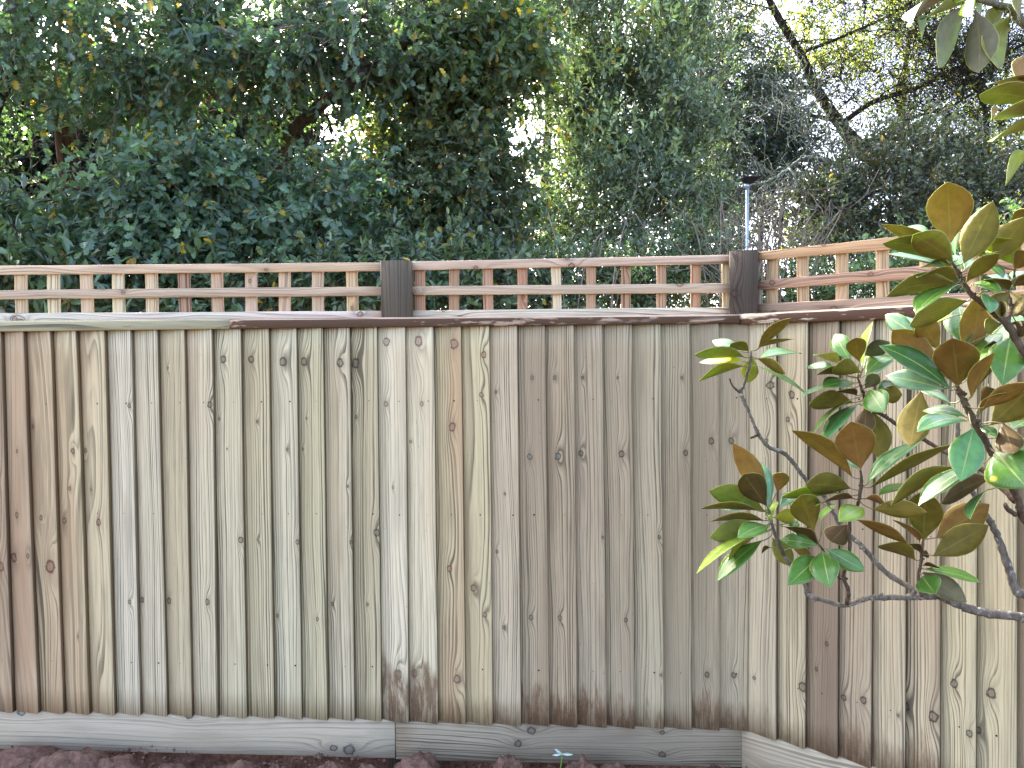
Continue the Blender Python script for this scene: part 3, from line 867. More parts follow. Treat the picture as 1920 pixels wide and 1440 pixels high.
def limb(mb, pts, rng, seg=7, n=6, wob=.05, jit=0.0):
    """pts: (px, py, depth, radius m)"""
    raw = [(*at(p[0], p[1], p[2]), p[3]) for p in pts]
    sp = smooth_path(raw, n)
    if jit:
        sp = [np.array([q[0] + rng.uniform(-jit, jit), q[1] + rng.uniform(-jit, jit), q[2] + rng.uniform(-jit, jit), q[3]]) for q in sp]
    mb.tube([Vector(q[:3]) for q in sp], [max(.002, q[3]) for q in sp], seg, 0, wob, rng)
    return [Vector(q[:3]) for q in sp]

def grow(mb, rng, path, r0, level, out, spread=.9, length=1.2, count=6, up=.15, kink=.28):
    """side branches along a path, recursively; collects tip segments in out"""
    n = len(path)
    for c in range(count):
        k = rng.randint(max(1, n // 5), n - 1)
        p = path[k]; t = (path[min(k + 1, n - 1)] - path[max(k - 1, 0)]).normalized()
        d = (t * .55 + Vector((rng.gauss(0, spread), rng.gauss(0, spread * .8), rng.gauss(up, spread * .7)))).normalized()
        L = length * rng.uniform(.55, 1.2); m = 7 if level else 4
        pts = [p]
        for j in range(m):
            d = (d + Vector((rng.gauss(0, kink), rng.gauss(0, kink), rng.gauss(.02, kink)))).normalized()
            pts.append(pts[-1] + d * (L / m))
        r = r0 * rng.uniform(.4, .65)
        mb.tube(pts, [max(.0022, r * (1 - .8 * j / m)) for j in range(m + 1)], 5 if level > 1 else (4 if level else 3))
        if level > 0: grow(mb, rng, pts, r, level - 1, out, spread, length * .55, count, up, kink)
        out.append(pts)

def foot(px, depth):
    q = at(px, 672, depth); return Vector((q.x, q.y, -.03))

def px_foot(px, depth):
    """pixel y of ground level at a depth"""
    return 672 + (EYE.z + .05) / depth * F_PX

TWIG_OAK = bark_material('oak_twig_bark', lin((92, 88, 78)), lin((146, 140, 124)))
G_OAKS = 'oaks beyond the fence'; G_SHR = 'evergreen shrubs beyond the fence'; G_FAR = 'sunlit trees far beyond the fence'

# ---- big oak on the side of the pale trellis, twin reddish stems, lobed leaves
def oak_left():
    rng = random.Random(1); rs = np.random.RandomState(1)
    e = empty('oak_tree', foot(140, 6.6), 'large oak with blue-green lobed leaves and dark reddish twin stems behind the pale trellis', 'tree', G_OAKS)
    mb = MB()
    a = limb(mb, [(150, px_foot(0, 6.6), 6.6, .13), (138, 480, 6.6, .105), (128, 290, 6.6, .09), (118, 180, 6.5, .085), (150, 60, 6.4, .075), (210, -140, 6.2, .06), (240, -420, 6.2, .03)], rng, 9)
    mb.build('trunk', [BARK_RED], e, True)
    mb = MB()
    b = limb(mb, [(150, 560, 6.62, .08), (250, 400, 6.9, .07), (360, 280, 7.0, .075), (392, 190, 7.0, .07), (430, 60, 6.8, .06), (470, -120, 6.6, .045), (500, -350, 6.6, .02)], rng, 8)
    c = limb(mb, [(138, 170, 6.5, .07), (260, 120, 6.2, .05), (380, 70, 5.9, .04), (520, 45, 5.7, .03), (640, 30, 5.6, .02), (760, 40, 5.6, .012)], rng, 7)
    d = limb(mb, [(392, 190, 7.0, .05), (330, 260, 6.0, .03), (320, 330, 5.4, .02), (340, 400, 5.1, .012)], rng, 6)
    f = limb(mb, [(118, 190, 6.5, .06), (40, 120, 6.2, .05), (-60, 40, 6.0, .035), (-200, -40, 6.0, .02)], rng, 6)
    limb(mb, [(-190, 760, 5.9, .17), (-120, 420, 5.9, .15), (-40, 210, 5.9, .135), (10, 110, 5.9, .125), (40, 20, 5.9, .12), (80, -150, 5.9, .10), (60, -420, 6.0, .06)], rng, 9, 6, .08)
    tw = MB(); o3 = []
    for q in ([(300, 270, 6.3, .012), (250, 285, 6.1, .008), (190, 300, 6.0, .004)], [(392, 240, 6.6, .014), (330, 290, 6.2, .009), (250, 320, 6.0, .004)], [(480, 300, 6.0, .012), (420, 330, 5.8, .008), (350, 345, 5.7, .004)], [(60, 330, 6.0, .010), (20, 380, 5.8, .004)], [(300, 20, 5.2, .016), (430, 60, 5.0, .012), (560, 50, 4.9, .006)]):
        grow(tw, rng, limb(tw, q, rng, 5, 6, .1, .012), .006, 1, o3, .8, .5, 7, -.05, .3)
    tw.build('bare_twigs', [TWIG_OAK], e)
    out = []
    for pth, ct, ln in ((a, 10, 1.2), (b, 10, 1.1), (c, 14, .9), (d, 10, .55), (f, 8, .9)): grow(mb, rng, pth, .02, 1, out, .8, ln, ct, .0)
    mb.build('branch', [BARK_OAK], e, True)
    cols = ((44, 72, 52), (52, 82, 60), (38, 64, 48), (62, 92, 62), (48, 76, 66))
    near = [(330, 400, 5.1, 120, 85, .45, 1.9), (430, 345, 5.2, 75, 60, .35, .7), (270, 460, 5.0, 90, 40, .3, .6), (400, 455, 5.0, 70, 40, .3, .5),
            (120, 80, 5.6, 180, 90, .7, 1.7), (220, 150, 5.4, 150, 50, .5, .9), (50, 170, 5.5, 100, 45, .4, .5),
            (330, 75, 5.5, 170, 80, .6, 1.2), (520, 80, 5.4, 140, 70, .5, .9), (450, 150, 5.4, 110, 50, .5, .7), (640, 80, 5.3, 130, 70, .5, .8),
            (15, 420, 5.4, 50, 45, .4, .4), (20, 300, 5.7, 50, 50, .3, .25), (580, 320, 5.4, 80, 45, .4, .5), (610, 400, 5.2, 90, 70, .4, .9), (-120, 150, 5.8, 150, 200, .8, 1.6)]
    foliage(rs, e, near, 3000, 11, 'oak', .064, LEAF_OAK, cols, .32, -.25, .7, 0, .75, yellow=.035, ycols=((190, 168, 70), (150, 126, 66)), gain=2.4, facing=.7, twig_mat=TWIG_OAK, tw_r=.0036, clump=16, csig=.18)
    top = [(100, -160, 6.2, 320, 130, 1.2, 2), (460, -160, 6.0, 260, 130, 1.1, 2), (-250, -100, 6.4, 200, 250, 1.0, 1), (250, -420, 6.6, 420, 180, 1.5, 2)]
    foliage(rs, e, top, 700, 9, 'oak', .10, LEAF_OAK, cols, .45, -.15, .7, 0, .8, yellow=.05, name='upper_crown')
oak_left()

# ---- second oak whose boughs cross over the grey post, browner leaves
def oak_mid():
    rng = random.Random(2); rs = np.random.RandomState(2)
    e = empty('oak_tree', foot(560, 7.2), 'oak with a long diagonal bough and browning lobed leaves above the grey post', 'tree', G_OAKS)
    mb = MB()
    a = limb(mb, [(500, px_foot(0, 7.2), 7.2, .12), (505, 440, 7.0, .10), (518, 300, 6.4, .075), (545, 250, 5.9, .055), (590, 207, 5.5, .045), (640, 165, 5.3, .04), (720, 110, 5.4, .034), (800, 40, 5.6, .03), (870, -80, 5.8, .02)], rng, 8)
    mb.build('trunk', [BARK_OAK], e, True)
    mb = MB()
    b = limb(mb, [(640, 165, 5.3, .03), (740, 155, 5.5, .022), (830, 180, 5.8, .018), (900, 230, 6.0, .012)], rng, 6)
    c = limb(mb, [(720, 110, 5.4, .028), (840, 90, 6.2, .022), (940, 110, 6.1, .014)], rng, 6)
    d = limb(mb, [(545, 250, 5.9, .04), (600, 290, 5.8, .022), (640, 340, 5.8, .014), (660, 420, 5.7, .008)], rng, 6)
    out = []
    for pth, ct, ln in ((a, 8, 1.0), (b, 14, .6), (c, 12, .6), (d, 9, .5)): grow(mb, rng, pth, .016, 1, out, .8, ln, ct, .0)
    mb.build('branch', [BARK_OAK], e, True)
    cols = ((50, 74, 40), (60, 84, 44), (42, 66, 40), (70, 88, 42), (54, 78, 52))
    bl = [(700, 70, 5.9, 150, 70, .6, 1.0), (860, 60, 5.9, 140, 90, .6, 1.5), (950, 90, 5.8, 90, 70, .5, .9), (860, 150, 5.8, 120, 50, .5, 1.0), (930, 200, 5.8, 70, 45, .4, .6),
          (760, 10, 6.2, 160, 50, .6, .5), (930, -120, 6.3, 200, 120, .9, .8), (650, -180, 6.3, 220, 120, .9, .5)]
    foliage(rs, e, bl, 1600, 10, 'oak', .063, LEAF_OAK, cols, .32, -.15, .7, 0, .7, yellow=.05, ycols=((196, 176, 70), (150, 124, 60), (184, 160, 70)), gain=2.4, facing=.6, twig_mat=TWIG_OAK)
oak_mid()

# ---- small leaved maple-like tree right of the grey post
def hawthorn():
    rng = random.Random(3); rs = np.random.RandomState(3)
    e = empty('field_maple', foot(860, 6.4), 'bushy tree with small dull brownish-green leaves rising just past the grey post', 'tree')
    mb = MB()
    a = limb(mb, [(880, px_foot(0, 6.6), 6.6, .07), (870, 480, 6.6, .05), (850, 330, 6.5, .035), (830, 200, 6.4, .022), (820, 130, 6.4, .01)], rng, 7)
    mb.build('trunk', [BARK_OAK], e, True)
    mb = MB(); out = []
    grow(mb, rng, a, .02, 1, out, .8, .7, 14, .0)
    b = limb(mb, [(870, 480, 6.6, .03), (780, 420, 6.2, .02), (700, 400, 6.0, .012)], rng, 6); grow(mb, rng, b, .012, 1, out, .8, .5, 10, 0)
    mb.build('branch', [BARK_OAK], e, True)
    cols = ((52, 72, 42), (62, 80, 44), (46, 66, 44), (76, 84, 46), (50, 74, 52))
    bl = [(830, 330, 5.9, 130, 110, .6, 2.0), (880, 420, 5.8, 110, 80, .5, 1.3), (790, 450, 5.8, 110, 50, .4, .9), (940, 330, 5.9, 60, 70, .4, .6), (800, 240, 6.2, 90, 50, .5, .7),
          (700, 350, 6.4, 50, 60, .4, .25), (850, 540, 5.6, 160, 50, .4, 1.0), (690, 300, 6.3, 40, 40, .3, .2)]
    foliage(rs, e, bl, 2100, 11, 'oak', .054, LEAF_OAK, cols, .28, -.2, .7, 0, .7, yellow=.05, ycols=((176, 156, 66), (140, 110, 60)), gain=2.3, facing=.6, twig_mat=TWIG_OAK)
hawthorn()

# ---- tall grey-green evergreen between the posts
def evergreen():
    rng = random.Random(4); rs = np.random.RandomState(4)
    e = empty('evergreen_oak', foot(1080, 7.6), 'tall dense evergreen with tiny grey-green leaves standing between the two posts', 'tree')
    mb = MB()
    a = limb(mb, [(1040, px_foot(0, 7.6), 7.6, .09), (1035, 480, 7.6, .075), (1022, 330, 7.5, .05), (1030, 200, 7.4, .04), (1018, 60, 7.4, .03), (1030, -200, 7.4, .015)], rng, 7)
    mb.build('trunk', [BARK_OAK], e, True)
    mb = MB(); out = []
    b = limb(mb, [(1040, 500, 7.6, .05), (1120, 360, 7.5, .04), (1150, 200, 7.4, .032), (1160, 60, 7.3, .026), (1165, -60, 7.3, .018), (1170, -250, 7.3, .008)], rng, 7)
    c = limb(mb, [(1040, 520, 7.6, .05), (1220, 380, 7.6, .035), (1300, 220, 7.6, .025), (1320, 60, 7.6, .012)], rng, 7)
    for pth in (a, b, c): grow(mb, rng, pth, .016, 1, out, .6, .8, 12, .45)
    mb.build('branch', [TWIG], e, True)
    cols = ((66, 86, 66), (78, 98, 78), (56, 76, 60), (88, 106, 82), (62, 84, 72))
    bl = [(1060, 100, 6.7, 110, 130, .7, 1.8), (1170, 90, 6.6, 130, 140, .7, 2.1), (1260, 130, 6.8, 90, 150, .7, 1.5), (1190, 240, 6.5, 140, 110, .6, 1.9), (1080, 240, 6.7, 70, 90, .5, .8),
          (1250, 330, 6.6, 110, 110, .6, 1.6), (1150, 390, 6.4, 130, 90, .6, 1.6), (1060, 440, 6.4, 80, 50, .4, .6), (1300, 430, 6.6, 70, 70, .5, .7), (1200, 520, 6.2, 200, 60, .5, 1.2),
          (1160, -120, 6.9, 220, 130, .9, 1.8), (1160, -330, 7.0, 160, 120, .9, 1.0)]
    foliage(rs, e, bl, 5200, 13, 'tiny', .050, LEAF_EVER, cols, .30, .0, .45, .75, .55, yellow=.0, twig_mat=TWIG, tw_r=.0022)
    sh = [(1190, 300, 6.2, 110, 60, .3, 1), (1080, 330, 6.3, 60, 40, .3, .5), (1240, 90, 6.2, 60, 60, .3, .6), (1110, 170, 6.2, 60, 60, .3, .5)]
    foliage(rs, e, sh, 260, 14, 'tiny', .055, LEAF_EVER, ((112, 134, 84), (124, 144, 92), (100, 126, 84)), .34, .0, .4, 1.0, .5, name='young_shoots', tw_r=.002)
evergreen()

# ---- open-branched tree against the bright sky
BARK_DARK = bark_material('dark_oak_bark', lin((42, 38, 36)), lin((74, 66, 60)))
def open_tree():
    rng = random.Random(5); rs = np.random.RandomState(5)
    e = empty('open_oak', foot(1760, 9.5), 'open-branched dark tree with sparse small leaves silhouetted on the bright sky', 'tree')
    mb = MB()
    a = limb(mb, [(1760, px_foot(0, 9.5), 9.5, .20), (1740, 430, 9.5, 0.1188), (1690, 330, 9.4, 0.1056), (1612, 275, 9.2, 0.0858), (1570, 225, 9.1, 0.0660), (1530, 165, 9.0, 0.0561), (1500, 100, 8.9, 0.0495), (1455, 25, 8.8, 0.0396), (1430, -40, 8.7, 0.0330), (1400, -200, 8.6, 0.0198)], rng, 9)
    mb.build('trunk', [BARK_DARK], e, True)
    mb = MB(); out = []
    P = []
    P.append(limb(mb, [(1580, 230, 9.1, 0.0337), (1640, 190, 8.9, 0.0309), (1720, 165, 8.7, 0.0281), (1790, 130, 8.6, 0.0252), (1850, 120, 8.5, 0.0213), (1960, 60, 8.4, 0.0140)], rng, 7))
    P.append(limb(mb, [(1700, 340, 9.4, 0.0449), (1800, 310, 9.2, 0.0337), (1860, 285, 9.1, 0.0281), (1900, 300, 9.0, 0.0224), (1990, 330, 9.0, 0.0168)], rng, 7))
    P.append(limb(mb, [(1850, 280, 9.1, 0.0337), (1845, 200, 9.0, 0.0309), (1800, 110, 8.9, 0.0281), (1740, 70, 8.8, 0.0281), (1700, -20, 8.7, 0.0224), (1680, -200, 8.6, 0.0112)], rng, 7))
    P.append(limb(mb, [(1612, 275, 9.2, 0.0281), (1700, 225, 8.9, 0.0196), (1780, 200, 8.8, 0.0140), (1850, 160, 8.7, 0.0101)], rng, 6))
    P.append(limb(mb, [(1530, 165, 9.0, 0.0281), (1450, 160, 8.9, 0.0196), (1360, 120, 8.8, 0.0140), (1300, 60, 8.8, 0.0067)], rng, 6))
    P.append(limb(mb, [(1500, 100, 8.9, 0.0224), (1600, 60, 8.8, 0.0168), (1700, 10, 8.7, 0.0112), (1780, -60, 8.7, 0.0056)], rng, 6))
    P.append(limb(mb, [(1570, 225, 9.1, 0.0281), (1490, 215, 8.8, 0.0168), (1420, 240, 8.6, 0.0112), (1360, 230, 8.5, 0.0056)], rng, 6))
    for k, pth in enumerate(P): grow(mb, rng, pth, .015, 2, out, .75, 1.1, 12, .1, .3)
    grow(mb, rng, a[18:], .02, 2, out, .8, 1.1, 13, .1, .3)
    mb.build('branch', [BARK_DARK], e, True)
    mb = MB(); o2 = []
    q1 = limb(mb, [(1690, 335, 9.3, 0.0281), (1620, 322, 8.4, 0.0202), (1570, 312, 7.6, 0.0168), (1525, 296, 7.0, 0.0157), (1500, 300, 6.8, 0.0146), (1470, 322, 6.6, 0.0112), (1430, 343, 6.5, 0.0078), (1385, 352, 6.4, 0.0034)], rng, 7, 6, .1, .01)
    q2 = limb(mb, [(1570, 312, 7.6, 0.0101), (1640, 300, 7.0, 0.0073), (1720, 330, 6.8, 0.0050), (1790, 390, 6.6, 0.0022)], rng, 6, 6, .1, .01)
    q3 = limb(mb, [(1500, 300, 6.8, 0.0090), (1515, 270, 6.7, 0.0067), (1490, 240, 6.7, 0.0045), (1430, 200, 6.6, 0.0022)], rng, 6, 6, .1, .01)
    limb(mb, [(1480, 316, 6.6, 0.0090), (1492, 335, 6.5, 0.0067), (1498, 362, 6.5, 0.0022)], rng, 6)
    for pth, ct in ((q1, 16), (q2, 14), (q3, 12)): grow(mb, rng, pth[len(pth) // 3:], .007, 1, o2, .8, .55, ct, .0, .3)
    dl = mb.build('dead_limb', [LICHEN], e, True); dl['label'] = 'bare dead limb crusted with pale lichen'
    # small leaves on the outermost twigs
    tips = [o for o in out if len(o) > 3]
    idx = rs.randint(0, len(tips), 17000)
    pos = np.array([tuple(tips[i][rng.randint(2, len(tips[i]) - 1)]) for i in idx]) + rs.normal(size=(len(idx), 3)) * .07
    n = len(pos)
    cl = np.array([lin(c) for c in ((62, 80, 52), (74, 92, 56), (54, 72, 50), (88, 102, 60), (112, 114, 64))])
    leaf_mesh('crown', 'oval', pos, rs.normal(size=(n, 3)), norm(np.array([0, -.2, .7]) + rs.normal(size=(n, 3)) * .6), 0.045 * rs.uniform(.6, 1.3, n), cl[rs.randint(0, 5, n)], LEAF_BRIGHT, e)
open_tree()

# ---- evergreen shrubs
def shrub(name, label, px, depth, blobs, n, per, tpl, size, mat, cols, seed, group=G_SHR, stem_top=430, **kw):
    rng = random.Random(seed); rs = np.random.RandomState(seed)
    e = empty(name, foot(px, depth), label, 'shrub', group)
    mb = MB(); out = []
    for k in range(4):
        dx = rng.uniform(-90, 90)
        p = limb(mb, [(px + dx * .2, px_foot(0, depth), depth, .035), (px + dx * .6, (px_foot(0, depth) + stem_top) / 2, depth, .028), (px + dx, stem_top, depth - .1, .012)], rng, 5)
        grow(mb, rng, p, .012, 0, out, .7, .6, 6, .3)
    mb.build('stem', [TWIG], e, True)
    foliage(rs, e, blobs, n, per, tpl, size, mat, cols, name='foliage', **kw)
    return e
LAU = ((34, 54, 42), (40, 62, 48), (28, 48, 40), (48, 70, 52))
shrub('laurel_shrub', 'dark laurel with long narrow drooping leaves in the shade under the big oak', 220, 8.2,
      [(120, 200, 8.4, 230, 110, .5, 1.9), (150, 380, 8.0, 190, 120, .6, 2), (280, 280, 8.0, 150, 100, .6, 1.4), (-60, 330, 8.0, 160, 170, .6, 1.5), (180, 520, 8.2, 240, 90, .5, 1.6), (-80, 560, 8.2, 200, 90, .5, 1)],
      2300, 10, 'lance', .15, LEAF_LAUREL, LAU, 21, droop=-.25, tw_len=.35, yellow=0, flat=.6, gain=.9, facing=.5)
shrub('laurel_shrub', 'dark laurel with long narrow leaves filling the shade behind the diagonal bough', 520, 7.8,
      [(430, 210, 8.4, 170, 100, .5, 1.7), (450, 360, 8.2, 170, 130, .6, 2), (600, 420, 8.0, 150, 100, .6, 1.5), (480, 240, 8.2, 150, 90, .6, 1.1), (520, 540, 7.8, 240, 80, .5, 1.6)],
      1900, 10, 'lance', .14, LEAF_LAUREL, LAU, 22, droop=-.2, tw_len=.35, yellow=0, flat=.6, gain=.9, facing=.5)
shrub('rhododendron_shrub', 'broad-leaved dark green shrub glimpsed through the pale trellis openings', 120, 5.2,
      [(90, 450, 5.1, 110, 60, .35, 1.3), (60, 540, 4.7, 160, 60, .35, 1.6), (260, 550, 4.7, 150, 55, .35, 1.4), (-90, 500, 5.0, 120, 110, .4, 1)],
      620, 9, 'oval', .085, LEAF_LAUREL, ((46, 72, 44), (56, 84, 50), (38, 62, 42), (66, 92, 58)), 23, stem_top=500, droop=0, tw_len=.26, yellow=.01, upright=.2)
shrub('privet_shrub', 'mid-green small-leaved shrub showing through the trellis beside the grey post', 560, 5.3,
      [(480, 560, 4.8, 160, 55, .35, 1.4), (640, 550, 4.9, 120, 60, .35, 1.2), (790, 545, 4.8, 130, 60, .35, 1.2), (930, 560, 4.9, 130, 50, .35, 1.0), (640, 470, 5.3, 110, 50, .35, .8)],
      1000, 10, 'oval', .060, LEAF_LAUREL, ((48, 74, 44), (58, 84, 46), (40, 64, 42), (70, 92, 56)), 24, stem_top=500, droop=0, tw_len=.26, yellow=.02, upright=.2)
shrub('box_shrub', 'fine-leaved green shrub low behind the trellis between the posts', 1180, 5.6,
      [(1120, 570, 5.3, 160, 50, .35, 1.2), (1280, 560, 5.4, 130, 60, .35, 1.2), (1010, 560, 5.3, 110, 55, .35, .8), (1320, 480, 5.6, 70, 60, .35, .6)],
      1000, 12, 'tiny', .045, LEAF_EVER, ((58, 84, 52), (66, 94, 56), (48, 72, 48), (78, 104, 64)), 25, stem_top=520, droop=0, tw_len=.22, yellow=0, upright=.4)
shrub('box_shrub', 'fine-leaved bright green shrub low behind the orange-toned trellis', 1600, 5.6,
      [(1480, 570, 5.3, 120, 50, .35, 1.0), (1620, 550, 5.2, 140, 60, .35, 1.4), (1780, 530, 5.2, 140, 70, .35, 1.4), (1930, 500, 5.2, 120, 80, .35, 1.2)],
      1100, 12, 'tiny', .045, LEAF_EVER, ((56, 88, 48), (66, 98, 52), (46, 74, 44), (78, 108, 58)), 26, stem_top=520, droop=0, tw_len=.22, yellow=.005, upright=.4)
shrub('holly_bush', 'dense dark evergreen bush below the leaning trunk behind the magnolia', 1680, 7.4,
      [(1660, 390, 6.9, 150, 80, .6, 2.0), (1790, 350, 7.0, 130, 80, .6, 1.6), (1580, 420, 6.9, 90, 70, .5, 1.0), (1700, 300, 7.2, 130, 45, .5, 1.0), (1880, 400, 7.0, 120, 70, .6, 1.2), (1640, 480, 6.6, 200, 50, .5, 1.2), (1990, 380, 7.2, 120, 120, .6, 1)],
      3400, 12, 'tiny', .048, LEAF_EVER, ((50, 64, 48), (58, 74, 54), (42, 56, 44), (66, 80, 58), (72, 72, 52)), 27, stem_top=380, droop=0, tw_len=.26, yellow=.01, upright=.3)
shrub('yew_bush', 'dark evergreen mass in the shade beside the dead lichen branch', 1400, 8.4,
      [(1400, 250, 8.2, 100, 100, .6, 1.3), (1360, 350, 8.0, 80, 100, .5, 1.0), (1480, 300, 8.2, 100, 50, .5, .7), (1440, 400, 8.0, 120, 60, .5, .45), (1350, 130, 8.3, 70, 110, .5, .8), (1450, 190, 8.5, 80, 60, .5, .6)],
      1900, 12, 'tiny', .055, LEAF_EVER, ((44, 62, 50), (52, 70, 56), (38, 54, 46)), 28, stem_top=300, droop=0, tw_len=.3, yellow=0)

# ---- sunlit trees further back
def far_tree(label, px, depth, blobs, n, cols, seed, size=.10):
    rng = random.Random(seed); rs = np.random.RandomState(seed)
    e = empty('far_tree', foot(px, depth), label, 'tree', G_FAR)
    mb = MB(); out = []
    p = limb(mb, [(px, px_foot(0, depth), depth, .16), (px + 10, 500, depth, .13), (px - 10, 250, depth, .09), (px + 5, 60, depth, .04)], rng, 7)
    grow(mb, rng, p, .05, 1, out, .8, 2.0, 9, .2)
    mb.build('trunk', [BARK_OAK], e, True)
    foliage(rs, e, blobs, n, 9, 'oval', size, LEAF_BRIGHT, cols, .5, -.1, .6, 0, .7, yellow=.12, ycols=((204, 186, 60), (170, 150, 50)), gain=1.1)
YG = ((100, 134, 50), (138, 148, 56), (104, 122, 48), (154, 156, 66))
far_tree('yellow-green sunlit tree showing through gaps past the diagonal bough', 720, 15, [(720, 200, 15, 70, 60, 1.0, 1), (760, 300, 15, 90, 60, 1.0, .8), (720, 460, 14.5, 130, 60, 1.0, .6), (900, 430, 15, 90, 60, 1, .6)], 330, YG, 41)
far_tree('yellow-green sunlit tree showing low behind the evergreen and the metal pole', 1310, 16, [(1310, 370, 16, 50, 50, 1.0, 1), (1010, 400, 16, 60, 40, 1.0, .6), (1400, 420, 16, 120, 60, 1.0, .6), (1330, 170, 16, 60, 80, 1, .5)], 330, YG, 42)
far_tree('yellow-green sunlit tree high behind the open-branched tree', 1700, 17, [(1680, 70, 17, 100, 60, 1.2, 1.5), (1560, 30, 17, 90, 50, 1.2, 1), (1880, 330, 16, 70, 60, 1.0, 1.6), (1780, -60, 17, 150, 70, 1.2, 1.5), (1900, 200, 17, 60, 90, 1.0, .8), (1480, 60, 17, 120, 80, 1.2, 1.5), (1640, 130, 17, 120, 50, 1.2, .8)], 800, YG, 43)

# ---- bare bramble thickets
def bramble(label, px, depth, n, spread_px, y_top, seed, leafy=0):
    rng = random.Random(seed); rs = np.random.RandomState(seed)
    e = empty('bramble_thicket', foot(px, depth), label, 'bramble', 'bare bramble thickets')
    for k in range(n):
        mb = MB()
        x0 = px + rng.gauss(0, spread_px * .35); x1 = x0 + rng.gauss(0, spread_px * .5); x2 = x1 + rng.gauss(0, spread_px * .5)
        yt = y_top + rng.uniform(-30, 110); dd = depth + rng.uniform(-.35, .35)
        p = limb(mb, [(x0, px_foot(0, dd), dd, .006), (x0 * .6 + x1 * .4, 590, dd, .005), (x1, yt, dd + rng.uniform(-.2, .2), .004), (x2, yt + rng.uniform(0, 160), dd + rng.uniform(-.3, .3), .002)], rng, 4, 6, 0, .008)
        grow(mb, rng, p[6:], .004, 0, [], .9, .35, 5, .1, .3)
        mb.build('cane', [TWIG_PALE], e)
bramble('tangle of pale bare bramble canes around the metal pole', 1420, 5.0, 34, 110, 395, 61)
bramble('thin pale bare bramble canes showing through the trellis between the posts', 1060, 4.9, 8, 110, 430, 62)

# ---- galvanised pole with a flat dark head
def pole():
    d = 4.6
    e = empty('metal_pole', foot(1399, d), 'slim galvanised metal pole with a flat dark head behind the corner post', 'pole')
    mb = MB(); b = foot(1398, d); t = at(1401, 350, d)
    mb.tube([b, b.lerp(t, .5), t], .0098, 14); mb.build('shaft', [GALV], e, True)
    mb = MB(); c = at(1403, 347, d); s = d / F_PX
    def ring(x0, x1, y, dz): return [c + Vector((x0 * s, -dz, y * s)), c + Vector((x1 * s, -dz, y * s)), c + Vector((x1 * s, dz, y * s)), c + Vector((x0 * s, dz, y * s))]
    mb.loft([ring(-6, 3, 1, .012), ring(-8, 12, 6, .025), ring(-10, 20, 12, .04), ring(-12, 23, 14, .042)])
    mb.build('head', [DARK_HEAD], e)
    mb = MB(); mb.tube([at(1400, 352, d), at(1400, 346, d)], .017, 12); mb.build('collar', [GALV], e, True)
pole()

# ------------------------------------------------------------------ magnolia in front of the fence
def magnolia_leaf_material(name, prop, gloss, spec, top):
    t = NT(name)
    uv = t.sep(t.attr('leafuv')); a = t.m('ABSOLUTE', uv[1])
    c = t.attr(prop, 'OBJECT', 'Color'); sd = t.attr('seed', 'OBJECT', 'Fac')
    p = t.node('ShaderNodeNewGeometry').outputs['Position']
    n = t.noise(p, 55.0, 3.0, 0.6)
    col = t.mix(t.ss(0.3, 0.7, n), t.mix(1.0, c, (.82, .82, .82), 'MULTIPLY'), t.mix(1.0, c, (1.16, 1.14, 1.1), 'MULTIPLY'))
    # side veins
    ph = t.m('SUBTRACT', t.m('MULTIPLY', uv[0], 62.0), t.m('MULTIPLY', a, 14.0))
    vein = t.m('POWER', t.m('ABSOLUTE', t.m('SINE', ph)), 10.0)
    vein = t.m('MULTIPLY', vein, t.ss(0.98, 0.6, a))
    rib_w = t.m('MULTIPLY_ADD', uv[0], -0.05, 0.085)
    rib = t.ss(1.0, 0.55, t.m('DIVIDE', a, rib_w))
    rim = t.ss(0.93, 0.99, a)
    if top:
        col = t.mix(t.m('MULTIPLY', vein, 0.2), col, lin((150, 180, 90)))
        col = t.mix(t.m('MULTIPLY', rib, 0.7), col, lin((176, 190, 104)))
        col = t.mix(t.m('MULTIPLY', rim, 0.8), col, lin((190, 194, 110)))
        tcol = t.mix(1.0, c, (2.4, 2.4, 1.0), 'MULTIPLY'); tr_f = .16
    else:
        col = t.mix(t.m('MULTIPLY', vein, 0.10), col, t.mix(1.0, c, (.6, .55, .5), 'MULTIPLY'))
        col = t.mix(t.m('MULTIPLY', rib, 0.6), col, t.mix(0.5, c, lin((176, 150, 84))))
        col = t.mix(t.m('MULTIPLY', rim, 0.8), col, lin((186, 184, 96)))
        tcol = t.mix(1.0, c, (1.7, 1.9, .8), 'MULTIPLY'); tr_f = .22
    blem = t.ss(.70, .76, t.noise(p, 95.0, 2.0, .6), 0, .7)
    col = t.mix(blem, col, lin((104, 84, 48)))
    # dried brown tip on the leaf that has one
    dry = t.attr('dry_tip', 'OBJECT', 'Fac')
    col = t.mix(t.m('MULTIPLY', dry, t.ss(.80, .84, uv[0])), col, lin((58, 44, 38)))
    spot = t.attr('yellow_spot', 'OBJECT', 'Fac')
    dd = t.m('ADD', t.m('POWER', t.m('ABSOLUTE', t.m('SUBTRACT', uv[0], .55)), 2.0), t.m('POWER', t.m('ABSOLUTE', t.m('MULTIPLY', t.m('ADD', uv[1], .72), .35)), 2.0))
    col = t.mix(t.m('MULTIPLY', spot, t.ss(.006, .001, t.m('ADD', dd, t.m('MULTIPLY', n, .002)))), col, lin((214, 200, 40)))
    h = t.m('ADD', t.m('MULTIPLY', vein, -.3), t.m('MULTIPLY', n, .5))
    pr = t.bsdf(Base_Color=col, Roughness=gloss, Specular_IOR_Level=spec, Normal=t.bump(t.noise(p, 120.0, 2.0), .0006, .6))
    tr = t.node('ShaderNodeBsdfTranslucent', {'Color': tcol}).outputs[0]
    return t.done(t.node('ShaderNodeMixShader', {0: tr_f, 1: pr, 2: tr}).outputs[0])
MT = magnolia_leaf_material('magnolia_leaf_top', 'top_tone', .27, .62, True)
